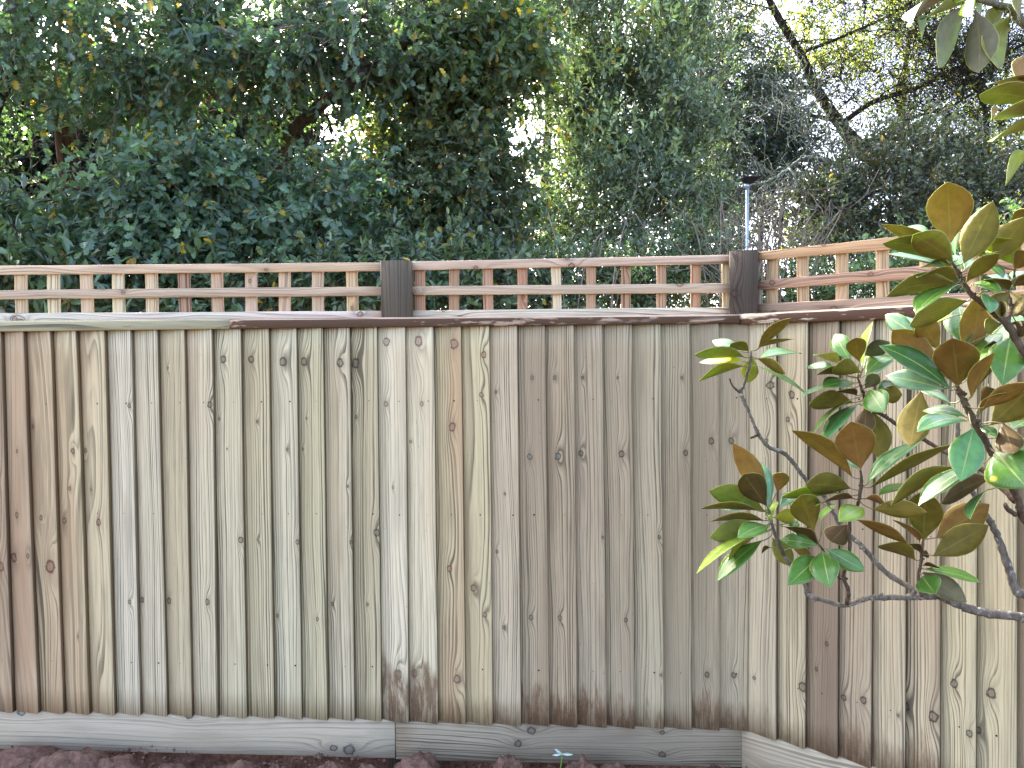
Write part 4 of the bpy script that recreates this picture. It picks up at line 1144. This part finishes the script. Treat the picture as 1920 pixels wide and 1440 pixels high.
MU = magnolia_leaf_material('magnolia_leaf_under', 'under_tone', .6, .25, False)
MP = plain('magnolia_leaf_stalk', lin((120, 112, 70)), .5)

CROP = {'A': (1300, 580, 6.4), 'B': (1300, 800, 6.4), 'C': (1300, 960, 6.4), 'D': (1620, 330, 6.4), 'E': (1620, 520, 6.4), 'F': (1620, 680, 6.4),
        'G': (1560, 820, 6.4), 'H': (1620, 960, 6.4), 'I': (1500, 600, 6.0), 'J': (1700, 0, 8.727), 'K': (1780, 120, 6.0), 'O': (0, 0, 1.0)}
def cp(c, x, y):
    o = CROP[c]; return o[0] + x / o[2], o[1] + y / o[2]

mag = empty('magnolia_tree', Vector((1.62, 1.72, -.03)), 'magnolia with large glossy leaves and rusty undersides reaching in front of the fence', 'tree')
STEMS = []
def stem(name, pts, mat=MAG_BARK, knob=.18):
    """pts: (crop, x, y, depth, radius mm)"""
    rng = random.Random(len(STEMS) + 70)
    raw = []
    for p in pts:
        if p[0] == 'W': raw.append((p[1], p[2], p[3], p[4] / 1000))
        else:
            q = at(*cp(p[0], p[1], p[2]), p[3]); raw.append((q.x, q.y, q.z, p[4] * .74 / 1000))
    sp = smooth_path(raw, 9)
    mb = MB(); path = []; rad = []
    for i, q in enumerate(sp):
        r = q[3]
        jt = r * .16
        path.append(Vector((q[0] + rng.uniform(-jt, jt), q[1] + rng.uniform(-jt, jt), q[2] + rng.uniform(-jt, jt))))
        rad.append(max(.0012, r * (1 + rng.uniform(-.5, 1) * knob * (1 if rng.random() < .5 else .3))))
    mb.tube(path, rad, 10, 0, .06, rng)
    # leaf scars and bud stubs
    for i in range(3, len(path) - 1):
        if rng.random() < .16 and rad[i] < .012:
            d = Vector((rng.uniform(-1, 1), rng.uniform(-1, .3), rng.uniform(-.4, 1))).normalized()
            mb.tube([path[i], path[i] + d * (rad[i] * 1.6), path[i] + d * (rad[i] * 1.9)], [rad[i] * .7, rad[i] * .5, rad[i] * .25], 6)
    mb.build(name, [mat], mag, True)
    STEMS.extend(path)
# trunk stands outside the picture on the right
stem('trunk', [('W', 1.62, 1.72, -.06, 42), ('W', 1.60, 1.70, .45, 37), ('W', 1.57, 1.66, .85, 33), ('W', 1.52, 1.62, 1.4, 26), ('W', 1.46, 1.56, 1.9, 20), ('W', 1.36, 1.48, 2.3, 14)])
# main low branch with its continuation to the left
stem('branch', [('W', 1.585, 1.675, .72, 20), ('O', 2080, 1185, 1.74, 17), ('O', 1925, 1158, 1.76, 14.5), ('H', 1400, 1200, 1.78, 14), ('H', 1100, 1090, 1.79, 13), ('H', 900, 1010, 1.80, 12.5), ('H', 640, 1020, 1.80, 10), ('H', 300, 1030, 1.81, 9),
                ('H', 60, 1030, 1.81, 8.5), ('O', 1600, 1131, 1.82, 7.5), ('O', 1580, 1135, 1.83, 7), ('C', 1560, 1060, 1.84, 6.5), ('C', 1370, 990, 1.85, 7), ('C', 1340, 880, 1.85, 6), ('C', 1180, 660, 1.85, 5.8), ('C', 1040, 420, 1.84, 5.5), ('C', 960, 200, 1.84, 5), ('B', 910, 1030, 1.84, 4.5), ('B', 900, 985, 1.84, 2.5)])
# lichened branch running up to the lone tip shoot
stem('branch', [('H', 660, 1000, 1.82, 9), ('H', 520, 890, 1.84, 8.5), ('H', 230, 700, 1.87, 8.5), ('H', 0, 430, 1.90, 8), ('G', 250, 1210, 1.92, 7.5), ('O', 1575, 985, 1.94, 7), ('O', 1545, 930, 1.95, 6.5), ('B', 1380, 670, 1.96, 6.5), ('B', 1220, 460, 1.96, 7), ('B', 1090, 320, 1.96, 7),
                ('B', 900, 240, 1.96, 6), ('B', 780, 90, 1.96, 6.5), ('B', 740, 0, 1.96, 5), ('A', 660, 1220, 1.96, 5.5), ('A', 570, 1000, 1.96, 6), ('A', 610, 900, 1.96, 4), ('A', 670, 690, 1.95, 4.5), ('A', 690, 580, 1.95, 4), ('A', 695, 500, 1.95, 2)])
stem('twig', [('A', 570, 1005, 1.96, 4.5), ('A', 500, 950, 1.955, 3.5), ('A', 455, 890, 1.95, 3), ('A', 435, 830, 1.95, 2.6)], MAG_TWIG)
stem('twig', [('B', 770, 100, 1.955, 5), ('B', 720, 125, 1.945, 4), ('B', 682, 132, 1.94, 3)], MAG_TWIG)
# middle shoot
stem('branch', [('O', 1587, 1132, 1.82, 7), ('O', 1591, 1110, 1.80, 6), ('C', 1800, 760, 1.79, 5.5), ('C', 1850, 640, 1.78, 5.5), ('G', 212, 1340, 1.77, 5), ('G', 215, 1000, 1.76, 5), ('G', 310, 800, 1.75, 5), ('G', 340, 640, 1.75, 5.5), ('G', 355, 520, 1.75, 5), ('G', 340, 390, 1.75, 2.5)], MAG_TWIG)
stem('twig', [('C', 1850, 800, 1.79, 4), ('C', 1730, 775, 1.785, 3), ('C', 1600, 530, 1.78, 2.4), ('C', 1540, 430, 1.78, 2.6), ('C', 1500, 380, 1.78, 1.8)], MAG_TWIG)
# small shoot on the low branch
stem('twig', [('H', 690, 1010, 1.79, 6), ('H', 660, 860, 1.78, 4.6), ('H', 660, 740, 1.77, 5), ('H', 690, 560, 1.77, 5), ('H', 700, 430, 1.76, 4.5), ('H', 710, 330, 1.76, 2.5)], MAG_TWIG)
# upright grey branch at the edge of the picture
stem('branch', [('W', 1.565, 1.66, .98, 17), ('O', 1990, 1160, 1.72, 14), ('O', 1920, 1115, 1.72, 12), ('H', 1830, 960, 1.72, 12), ('H', 1700, 560, 1.73, 11), ('H', 1560, 200, 1.74, 10), ('H', 1440, 0, 1.75, 9), ('G', 1680, 640, 1.76, 8), ('F', 1180, 1250, 1.77, 7.5), ('F', 1130, 1000, 1.78, 7), ('F', 1125, 760, 1.78, 6), ('F', 1110, 560, 1.78, 4)])
# shoot with the big central rosette
stem('branch', [('W', 1.55, 1.64, 1.2, 18), ('O', 2010, 1030, 1.60, 14), ('O', 1930, 985, 1.58, 11), ('O', 1905, 930, 1.57, 9.5), ('F', 1560, 1130, 1.56, 9.5), ('F', 1430, 900, 1.56, 9), ('F', 1330, 720, 1.555, 9), ('F', 1230, 530, 1.55, 8.5), ('F', 1170, 400, 1.55, 8), ('F', 1120, 300, 1.55, 7), ('E', 1110, 1290, 1.55, 3)], MAG_TWIG)
stem('twig', [('O', 1905, 965, 1.58, 7), ('O', 1890, 955, 1.57, 6.5), ('O', 1884, 945, 1.57, 5)], MAG_TWIG)
# branch to the rosette between
stem('branch', [('O', 1905, 940, 1.60, 9), ('O', 1840, 880, 1.70, 8), ('F', 1010, 1090, 1.80, 7), ('F', 850, 1000, 1.84, 6.5), ('F', 640, 880, 1.86, 6.5), ('F', 420, 760, 1.87, 6), ('F', 260, 650, 1.88, 6), ('F', 60, 540, 1.89, 5.5), ('I', 740, 930, 1.90, 5.5), ('I', 700, 790, 1.90, 5), ('I', 650, 650, 1.90, 2.5)], MAG_TWIG)
# upper shoot
stem('branch', [('W', 1.50, 1.60, 1.50, 17), ('O', 1985, 700, 1.50, 12), ('E', 1700, 540, 1.50, 9), ('E', 1560, 430, 1.50, 8), ('E', 1400, 300, 1.50, 7), ('E', 1290, 210, 1.50, 6.5), ('D', 1200, 1290, 1.50, 6), ('D', 1130, 1160, 1.50, 5.5), ('D', 1060, 1030, 1.50, 3)], MAG_TWIG)
stem('twig', [('E', 1690, 530, 1.50, 6), ('E', 1765, 420, 1.53, 5.5), ('E', 1755, 280, 1.54, 5), ('E', 1720, 160, 1.55, 4.5), ('D', 1790, 1250, 1.55, 4), ('D', 1810, 1130, 1.55, 2)], MAG_TWIG)
# overhanging branch at the top corner
stem('branch', [('W', 1.40, 1.50, 2.15, 15), ('O', 2030, 120, 1.42, 12), ('J', 1920, 380, 1.40, 10), ('J', 1750, 180, 1.39, 10), ('J', 1500, 80, 1.38, 8), ('J', 1230, 0, 1.37, 7), ('J', 1010, -60, 1.37, 5), ('J', 900, -160, 1.37, 3)])
stem('branch', [('W', 1.44, 1.54, 1.98, 13), ('O', 2010, 260, 1.42, 10), ('O', 1975, 215, 1.41, 8), ('O', 1950, 190, 1.40, 6), ('O', 1935, 150, 1.40, 3)], MAG_TWIG)

TOPS = {'g': (90, 134, 52), 'd': (60, 102, 52), 'l': (146, 174, 62), 't': (88, 136, 90), 'b': (102, 142, 106), 'y': (206, 200, 40), 'p': (96, 150, 84)}  # teal and pale tones hold some sky sheen in the leaf colour
UNDS = {'r': (156, 112, 62), 'o': (126, 112, 46), 'k': (98, 78, 46), 'e': (136, 138, 62), 'n': (196, 166, 108), 'u': (124, 120, 92), 'L': (152, 152, 44), 'q': (136, 102, 48)}
HW = [(0, .03), (.07, .18), (.18, .49), (.31, .80), (.45, .97), (.56, 1.0), (.70, .88), (.83, .60), (.92, .31), (1.0, .012)]
LEAF_N = 0
def mleaf(c, bx, by, tx, ty, w, side, tone, depth, dz=None, arch=None, dry=0, spot=0, petiole=True):
    global LEAF_N
    LEAF_N += 1
    rng = random.Random(900 + LEAF_N)
    sc = CROP[c][2]
    b2 = cp(c, bx, by); t2 = cp(c, tx, ty)
    depth = depth + rng.uniform(-.012, .012)
    B = at(*b2, depth); T0 = at(*t2, depth)
    Lv = (T0 - B).length
    wv = 1.17 * w / sc * depth / F_PX
    Lr = max(Lv * 1.02, min(rng.uniform(.115, .150), Lv * 1.8))
    if dz is None:
        dz = math.sqrt(max(0, Lr * Lr - Lv * Lv))
        down = t2[1] > b2[1] + 6
        dz = -dz if (side == 'U' or down) else dz
        dz = max(-.075, min(.075, dz))
    Tp = at(*t2, depth + dz)
    ax = (Tp - B); L = ax.length; ax.normalize()
    W = max(wv, min(.40 * L, .062)); cph = min(1, wv / W)
    mid = (B + Tp) / 2; v = (EYE - mid).normalized()
    s0 = ax.cross(v).normalized(); n0 = s0.cross(ax)
    if n0.dot(v) < 0: n0 = -n0
    sg = 1 if side == 'T' else -1
    sph = math.sqrt(max(0, 1 - cph * cph))
    c1 = n0 * (sg * cph) + s0 * sph; c2 = n0 * (sg * cph) - s0 * sph
    N = (c1 if c1.z > c2.z else c2).normalized()
    S = N.cross(ax).normalized()
    fold = rng.uniform(.10, .30); curl = rng.uniform(.03, .10) if arch is None else arch
    roll_t = rng.uniform(-.25, .25); wav = rng.uniform(.0, .035); ph = rng.uniform(0, 6)
    asym = rng.uniform(.94, 1.06)
    mb = MB(); TH = .00035
    secs = []; uvs = []
    ys = (-1, -.55, 0, .55, 1)
    for (t, hw) in HW:
        ctr = B + ax * (L * t) + N * (curl * L * 4 * t * (1 - t))
        an = roll_t * t
        Sx = S * math.cos(an) + N * math.sin(an); Nx = N * math.cos(an) - S * math.sin(an)
        half = W / 2 * hw
        top = []; u1 = []
        for y in ys:
            yy = y * half * (asym if y > 0 else 2 - asym)
            lift = fold * abs(yy) - .35 * abs(yy) * abs(y) * fold + wav * half * abs(y) * math.sin(9 * t + ph + (2 if y > 0 else 0))
            top.append(ctr + Sx * yy + Nx * lift); u1.append((t, y, 0))
        sec = [p + Nx * TH for p in top] + [p - Nx * TH for p in reversed(top)]
        secs.append(sec); uvs.append(u1 + u1[::-1])
    n = 10; vs = []; us = []; fs = []; ms = []
    for k, s in enumerate(secs): vs += s; us += uvs[k]
    for k in range(len(secs) - 1):
        for i in range(n):
            j = (i + 1) % n
            fs.append((k * n + i, (k + 1) * n + i, (k + 1) * n + j, k * n + j)); ms.append(0 if i < 4 else 1)
    # stalk to the nearest stem
    q = min(STEMS, key=lambda p: (p - B).length); dist = (q - B).length
    st = MB()
    if petiole:
        if dist < .11:
            m_ = (B + q) / 2 + N * (-.1 * dist)
            pts = [q, m_, B + ax * (.02 * L)]
        else:
            pts = [B - ax * .022 - N * .003, B - ax * .010, B + ax * (.02 * L)]
        st.tube(smooth_path([tuple(p) for p in pts], 3), .0013, 5)
    base = len(vs)
    vs += [Vector(x) for x in st.v]; us += [(.5, .5, 0)] * len(st.v)
    fs += [tuple(i + base for i in f) for f in st.f]; ms += [2] * len(st.f)
    loops = []; starts = []
    for f in fs: starts.append(len(loops)); loops += f
    me = mesh_np('leaf', np.array([tuple(x) for x in vs]), loops, starts, [MT, MU, MP], {'leafuv': ('FLOAT_VECTOR', np.array(us))}, True, ms)
    ob = link('leaf', me, mag)
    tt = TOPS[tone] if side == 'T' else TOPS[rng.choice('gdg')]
    uu = UNDS[tone] if side == 'U' else UNDS[rng.choice('oqe')]
    if side == 'T' and tone == 'y': uu = (190, 180, 40)
    jit = rng.uniform(.88, 1.1)
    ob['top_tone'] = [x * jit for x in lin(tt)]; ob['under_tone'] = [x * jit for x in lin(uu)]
    ob['seed'] = rng.uniform(0, 50); ob['dry_tip'] = float(dry); ob['yellow_spot'] = float(spot)

def cluster(depth, rows):
    for r in rows:
        kw = r[8] if len(r) > 8 else {}
        r = r[:8]
        dd = kw.pop('dd', 0) if kw else 0
        mleaf(*r, depth + dd, **kw)
# lone tip shoot
cluster(1.95, [('A', 560, 500, 225, 375, 125, 'T', 'b', dict(dd=.02)), ('A', 660, 500, 450, 410, 110, 'U', 'o'), ('A', 780, 465, 1165, 105, 105, 'U', 'q'), ('A', 800, 455, 1215, 362, 62, 'U', 'q', dict(dd=.01)),
    ('A', 800, 585, 1295, 535, 105, 'T', 'p'), ('A', 770, 592, 1105, 775, 110, 'U', 'o'), ('A', 760, 680, 1390, 1050, 46, 'T', 'g'), ('A', 610, 570, 15, 545, 105, 'U', 'e'), ('A', 600, 620, 72, 640, 115, 'T', 'y', dict(dry=1, dd=-.01)),
    ('A', 600, 680, 55, 875, 105, 'U', 'L'), ('A', 700, 560, 655, 885, 175, 'U', 'L', dict(dd=.03, dz=-.02, arch=.03))])
# low rosette
cluster(1.84, [('B', 850, 930, 475, 195, 225, 'U', 'r', dict(dd=.03)), ('B', 905, 985, 780, 410, 215, 'T', 'b'), ('B', 880, 950, 605, 570, 290, 'U', 'k'), ('B', 1005, 780, 1075, 550, 165, 'U', 'r'), ('B', 860, 1020, 190, 770, 220, 'U', 'e', dict(dd=.01)),
    ('B', 740, 995, 290, 965, 125, 'T', 't', dict(dd=-.02)), ('B', 790, 1010, 80, 985, 60, 'U', 'o', dict(dd=-.03)), ('B', 850, 1130, 175, 1150, 95, 'U', 'o', dict(dd=-.01)), ('B', 850, 1190, 195, 1330, 235, 'U', 'e', dict(dd=-.02)), ('B', 900, 1190, 530, 1340, 150, 'T', 'g', dict(dd=-.05)),
    ('C', 900, 220, 40, 740, 60, 'T', 'l', dict(dd=-.06)), ('C', 800, 260, 420, 580, 80, 'U', 'L', dict(dd=-.03)), ('C', 830, 340, 290, 830, 165, 'T', 'g', dict(dd=-.05)), ('C', 920, 425, 820, 490, 40, 'U', 'k'), ('B', 930, 1130, 1000, 900, 85, 'T', 'l', dict(dd=-.03)),
    ('B', 970, 1090, 1230, 1060, 150, 'U', 'L', dict(dd=-.03)), ('B', 1450, 1250, 1290, 825, 310, 'U', 'o', dict(dd=-.09)), ('B', 1440, 830, 1040, 965, 85, 'T', 'b'), ('C', 1490, 390, 1050, 180, 105, 'U', 'k', dict(dd=-.05)), ('C', 1500, 400, 1050, 340, 165, 'T', 'g', dict(dd=-.09)),
    ('C', 1545, 470, 1640, 910, 285, 'T', 'g', dict(dd=-.10)), ('C', 1500, 540, 1135, 880, 255, 'T', 'g', dict(dd=-.08)), ('O', 1549, 1029, 1623, 1071, 30, 'T', 'g', dict(dd=-.08)), ('C', 950, 300, 1190, 655, 190, 'U', 'e', dict(dd=.03, dz=-.02, arch=.03)), ('C', 1190, 430, 1430, 565, 110, 'U', 'o', dict(dd=.0)),
    ('C', 1230, 100, 1175, 220, 110, 'T', 'g', dict(dd=-.02)), ('C', 1850, 150, 1650, 357, 245, 'U', 'k', dict(dd=-.04)), ('B', 1530, 1120, 1690, 930, 75, 'T', 'g', dict(dd=-.04))])
# middle rosette
cluster(1.75, [('G', 345, 375, 225, -190, 395, 'U', 'r', dict(dd=-.02)), ('B', 1910, 610, 1180, 45, 165, 'U', 'q', dict(dd=.01)), ('B', 1890, 740, 1350, 695, 225, 'U', 'o'), ('G', 420, 560, 1075, 50, 165, 'T', 'p', dict(dd=.02)), ('G', 450, 610, 1500, 80, 135, 'U', 'o', dict(dd=.0)),
    ('G', 400, 735, 660, 830, 70, 'U', 'r', dict(dd=.01)), ('G', 480, 862, 1140, 900, 185, 'U', 'o', dict(dd=-.03)), ('G', 300, 990, 910, 1278, 130, 'U', 'q', dict(dd=-.02)), ('G', 375, 850, 80, 1012, 185, 'T', 'l', dict(dd=-.04)), ('B', 1920, 860, 1470, 955, 60, 'U', 'k', dict(dd=.0)),
    ('G', 320, 390, 65, 240, 90, 'T', 't', dict(dd=.03)), ('G', 1100, 590, 565, 697, 100, 'T', 'g', dict(dd=.03)), ('B', 1740, 795, 1060, 840, 105, 'U', 'L', dict(dd=.02))])
# small shoot on the low branch
cluster(1.765, [('G', 1100, 1240, 1120, 640, 350, 'U', 'o', dict(dd=.02)), ('G', 1250, 1210, 1890, 800, 330, 'U', 'q'), ('H', 830, 530, 1495, 155, 290, 'U', 'o', dict(dd=-.02)), ('H', 615, 575, 185, 400, 140, 'U', 'o'), ('H', 670, 480, 540, 380, 80, 'U', 'k', dict(dd=.02)),
    ('H', 700, 520, 775, 500, 80, 'U', 'k', dict(dd=.02)), ('H', 720, 685, 1420, 850, 105, 'T', 'g', dict(dd=.0)), ('H', 710, 640, 930, 682, 50, 'U', 'k', dict(dd=.02)), ('H', 700, 720, 1235, 1080, 225, 'U', 'u', dict(dd=.02)), ('H', 695, 775, 860, 985, 255, 'T', 'g', dict(dd=-.03)),
    ('G', 1050, 1250, 740, 990, 45, 'U', 'r', dict(dd=.03))])
# rosette between
cluster(1.90, [('I', 570, 465, 390, 160, 185, 'T', 'g', dict(dd=.03)), ('I', 665, 470, 620, 200, 185, 'U', 'q', dict(dd=.0)), ('I', 705, 495, 820, 20, 105, 'T', 'l', dict(dd=.0)), ('I', 690, 590, 378, 540, 185, 'U', 'o', dict(dd=-.03)), ('I', 450, 500, 160, 405, 100, 'U', 'n', dict(dd=.05)),
    ('I', 400, 550, 65, 540, 72, 'T', 't', dict(dd=.02)), ('I', 520, 620, 170, 630, 65, 'U', 'k', dict(dd=.0)), ('I', 620, 705, 250, 760, 95, 'T', 'g', dict(dd=.02)), ('I', 620, 760, -5, 872, 60, 'T', 'b', dict(dd=-.01)), ('I', 640, 850, 420, 800, 55, 'U', 'k', dict(dd=.0)),
    ('I', 600, 930, 100, 945, 178, 'U', 'o', dict(dd=.0)), ('I', 640, 870, 150, 1285, 58, 'T', 'g', dict(dd=-.03)), ('I', 665, 935, 250, 1390, 125, 'T', 'p', dict(dd=-.03)), ('I', 740, 960, 730, 1300, 185, 'U', 'k', dict(dd=.0)), ('I', 825, 1030, 910, 1560, 270, 'U', 'o', dict(dd=-.02)),
    ('I', 775, 790, 950, 1042, 250, 'T', 'g', dict(dd=-.08)), ('I', 730, 720, 1065, 455, 85, 'T', 'b', dict(dd=-.05)), ('I', 740, 620, 1030, 410, 150, 'T', 'g', dict(dd=-.02)), ('I', 690, 400, 1010, 245, 155, 'U', 'u', dict(dd=.06)), ('I', 870, 800, 1180, 745, 105, 'T', 'd', dict(dd=-.03)),
    ('I', 880, 820, 1150, 840, 170, 'U', 'o', dict(dd=-.01)), ('I', 730, 770, 880, 610, 130, 'U', 'u', dict(dd=-.03)), ('I', 720, 530, 1010, 400, 155, 'T', 'l', dict(dd=.03)), ('I', 700, 560, 960, 300, 130, 'T', 'g', dict(dd=.05))])
# big central rosette
cluster(1.55, [('E', 1135, 1300, 1060, 730, 425, 'U', 'q', dict(dd=-.03)), ('E', 1230, 820, 1140, 350, 330, 'T', 'd', dict(dd=.03)), ('E', 1310, 1060, 1430, 150, 245, 'U', 'r', dict(dd=.04)), ('E', 900, 870, 685, 515, 245, 'U', 'r', dict(dd=.03)), ('E', 920, 1140, 340, 630, 310, 'U', 'r', dict(dd=.0)),
    ('E', 1040, 1350, 180, 820, 195, 'T', 'd', dict(dd=-.02)), ('E', 960, 1340, 258, 1185, 225, 'T', 'b', dict(dd=-.04)), ('E', 640, 700, 255, 450, 195, 'T', 't', dict(dd=.06)), ('E', 640, 620, 430, 460, 90, 'T', 't', dict(dd=.07)), ('E', 1050, 460, 825, 555, 80, 'T', 'l', dict(dd=.07)),
    ('E', 1260, 1200, 1640, 660, 190, 'T', 'g', dict(dd=-.01)), ('E', 1285, 1440, 1560, 905, 145, 'U', 'q', dict(dd=-.05)), ('E', 1560, 980, 1875, 455, 195, 'T', 'b', dict(dd=.02)), ('E', 1750, 720, 1660, 1300, 335, 'T', 'g', dict(dd=.0)), ('F', 1430, 545, 1960, 240, 175, 'U', 'q', dict(dd=-.05)),
    ('F', 1390, 605, 1705, 360, 85, 'U', 'r', dict(dd=-.02)), ('F', 1520, 750, 2050, 260, 330, 'U', 'o', dict(dd=-.01)), ('F', 1670, 720, 1790, 1090, 255, 'U', 'k', dict(dd=-.04)), ('F', 1220, 650, 700, 580, 108, 'T', 'd', dict(dd=.02)), ('F', 1240, 700, 635, 835, 175, 'T', 't', dict(dd=-.02)),
    ('F', 690, 330, 550, 1010, 315, 'U', 'o', dict(dd=.14)), ('F', 1040, 490, 660, 325, 90, 'T', 'd', dict(dd=.03)), ('F', 1780, 800, 2000, 700, 120, 'T', 'g', dict(dd=-.02)), ('F', 1400, 760, 1590, 890, 85, 'T', 'd', dict(dd=.0)),
    ('F', 1310, 785, 1160, 1425, 325, 'T', 'p', dict(dd=-.06)), ('F', 1575, 1070, 1960, 1500, 470, 'T', 'g', dict(dd=-.05, spot=1)), ('F', 1700, 1095, 2120, 960, 130, 'T', 'g', dict(dd=-.03)), ('G', 1500, 350, 710, 815, 145, 'U', 'o', dict(dd=.05)), ('G', 1760, 330, 1040, 820, 185, 'T', 'd', dict(dd=.0)),
    ('G', 1900, 490, 1310, 790, 195, 'U', 'k', dict(dd=.03)), ('G', 1900, 620, 1660, 985, 95, 'T', 'p', dict(dd=.0)), ('E', 1350, 1330, 1530, 1000, 150, 'U', 'k', dict(dd=.05)), ('F', 1400, 480, 1600, 330, 220, 'U', 'k', dict(dd=.07)), ('E', 1500, 1180, 1560, 760, 200, 'U', 'k', dict(dd=.07))])
# upper rosette
cluster(1.50, [('D', 1040, 800, 1000, 70, 425, 'U', 'r', dict(dd=.0)), ('D', 1195, 1050, 1550, 300, 325, 'U', 'o', dict(dd=-.02)), ('D', 1100, 960, 1300, 225, 95, 'T', 't', dict(dd=.04)), ('D', 1060, 1010, 590, 705, 290, 'U', 'o', dict(dd=-.04)), ('D', 990, 1010, 210, 580, 145, 'U', 'q', dict(dd=-.02)),
    ('D', 1020, 1060, 225, 810, 195, 'U', 'o', dict(dd=.0)), ('D', 990, 1095, 290, 935, 105, 'T', 'b', dict(dd=-.02)), ('D', 820, 730, 445, 640, 115, 'T', 't', dict(dd=.05)), ('D', 1130, 1260, 650, 1215, 165, 'U', 'o', dict(dd=-.01)), ('D', 1100, 1290, 270, 1445, 215, 'U', 'o', dict(dd=-.03)),
    ('D', 1230, 1270, 1620, 930, 165, 'U', 'o', dict(dd=-.04)), ('D', 1540, 1040, 1930, 490, 270, 'U', 'o', dict(dd=.02)), ('D', 1780, 560, 2000, 400, 120, 'U', 'q', dict(dd=.04)), ('D', 1860, 1080, 1550, 740, 255, 'U', 'L', dict(dd=.07)), ('D', 1810, 1125, 1960, 915, 185, 'U', 'q', dict(dd=.05)),
    ('D', 1740, 1370, 1495, 1240, 130, 'U', 'k', dict(dd=.05)), ('D', 1790, 1320, 2050, 1220, 130, 'U', 'k', dict(dd=.05)), ('D', 1750, 1250, 1480, 1190, 75, 'T', 'b', dict(dd=.06)), ('D', 1780, 1240, 1960, 1150, 70, 'T', 'b', dict(dd=.05)), ('D', 1400, 1050, 1670, 1225, 85, 'T', 'd', dict(dd=.02)),
    ('D', 1210, 1120, 1420, 1030, 85, 'T', 'd', dict(dd=.03)), ('D', 1180, 1130, 1070, 950, 130, 'T', 'b', dict(dd=.04)), ('D', 1050, 1100, 725, 1080, 110, 'U', 'o', dict(dd=.03)), ('D', 1440, 1000, 1610, 925, 60, 'T', 'l', dict(dd=.0)), ('D', 1390, 990, 1570, 690, 95, 'U', 'r', dict(dd=.05)),
    ('E', 1240, 285, 545, 580, 235, 'U', 'o', dict(dd=.02)), ('E', 1150, 95, 620, 440, 125, 'T', 'g', dict(dd=-.03)), ('E', 1290, 75, 1650, 190, 110, 'T', 'g', dict(dd=.01)), ('E', 1440, 180, 1510, 430, 110, 'T', 'p', dict(dd=.0)), ('E', 1750, 170, 1590, 440, 215, 'U', 'o', dict(dd=.05)),
    ('E', 1760, 180, 1970, 420, 230, 'U', 'o', dict(dd=.05)), ('E', 1960, 690, 1770, 470, 150, 'T', 'g', dict(dd=.03)), ('E', 1640, 560, 1450, 610, 160, 'U', 'o', dict(dd=.04)), ('E', 1700, 560, 1990, 650, 170, 'U', 'k', dict(dd=.04)), ('E', 1420, 330, 1700, 420, 190, 'U', 'k', dict(dd=.06))])
# overhanging leaves in the top corner
cluster(1.37, [('J', 970, 70, 520, 1110, 325, 'U', 'u', dict(dd=.0)), ('J', 1130, 170, 1170, 1190, 415, 'U', 'u', dict(dd=-.02)), ('J', 1700, 260, 1470, 1090, 355, 'U', 'e', dict(dd=.0)), ('J', 1600, 150, 1350, 580, 250, 'U', 'o', dict(dd=.04)), ('J', 950, 60, 300, 320, 195, 'U', 'e', dict(dd=.02)),
    ('J', 1100, -90, 1065, 270, 155, 'T', 'l', dict(dd=-.05)), ('J', 640, -20, 70, 430, 120, 'U', 'q', dict(dd=.04)), ('J', 340, 250, 260, 590, 145, 'U', 'e', dict(dd=.05)), ('J', 430, -60, 60, 350, 40, 'T', 'b', dict(dd=.06)), ('J', 1000, -40, 800, 60, 90, 'T', 'l', dict(dd=.0)),
    ('J', 1900, -60, 1870, 320, 120, 'U', 'o', dict(dd=.02)), ('J', 1250, -60, 1180, 180, 130, 'U', 'e', dict(dd=.03))])
cluster(1.40, [('K', 1000, 330, 420, 240, 115, 'U', 'q', dict(dd=.02)), ('K', 1000, 420, 340, 345, 205, 'U', 'o', dict(dd=.0)), ('K', 1000, 560, 545, 565, 175, 'U', 'o', dict(dd=-.03)), ('K', 960, 720, 490, 870, 115, 'U', 'o', dict(dd=.0)), ('K', 570, 500, 480, 620, 60, 'U', 'r', dict(dd=.05, petiole=False)),
    ('K', 900, -100, 820, 240, 185, 'U', 'r', dict(dd=.03)), ('K', 900, 1010, 640, 1340, 115, 'U', 'L', dict(dd=.0))])
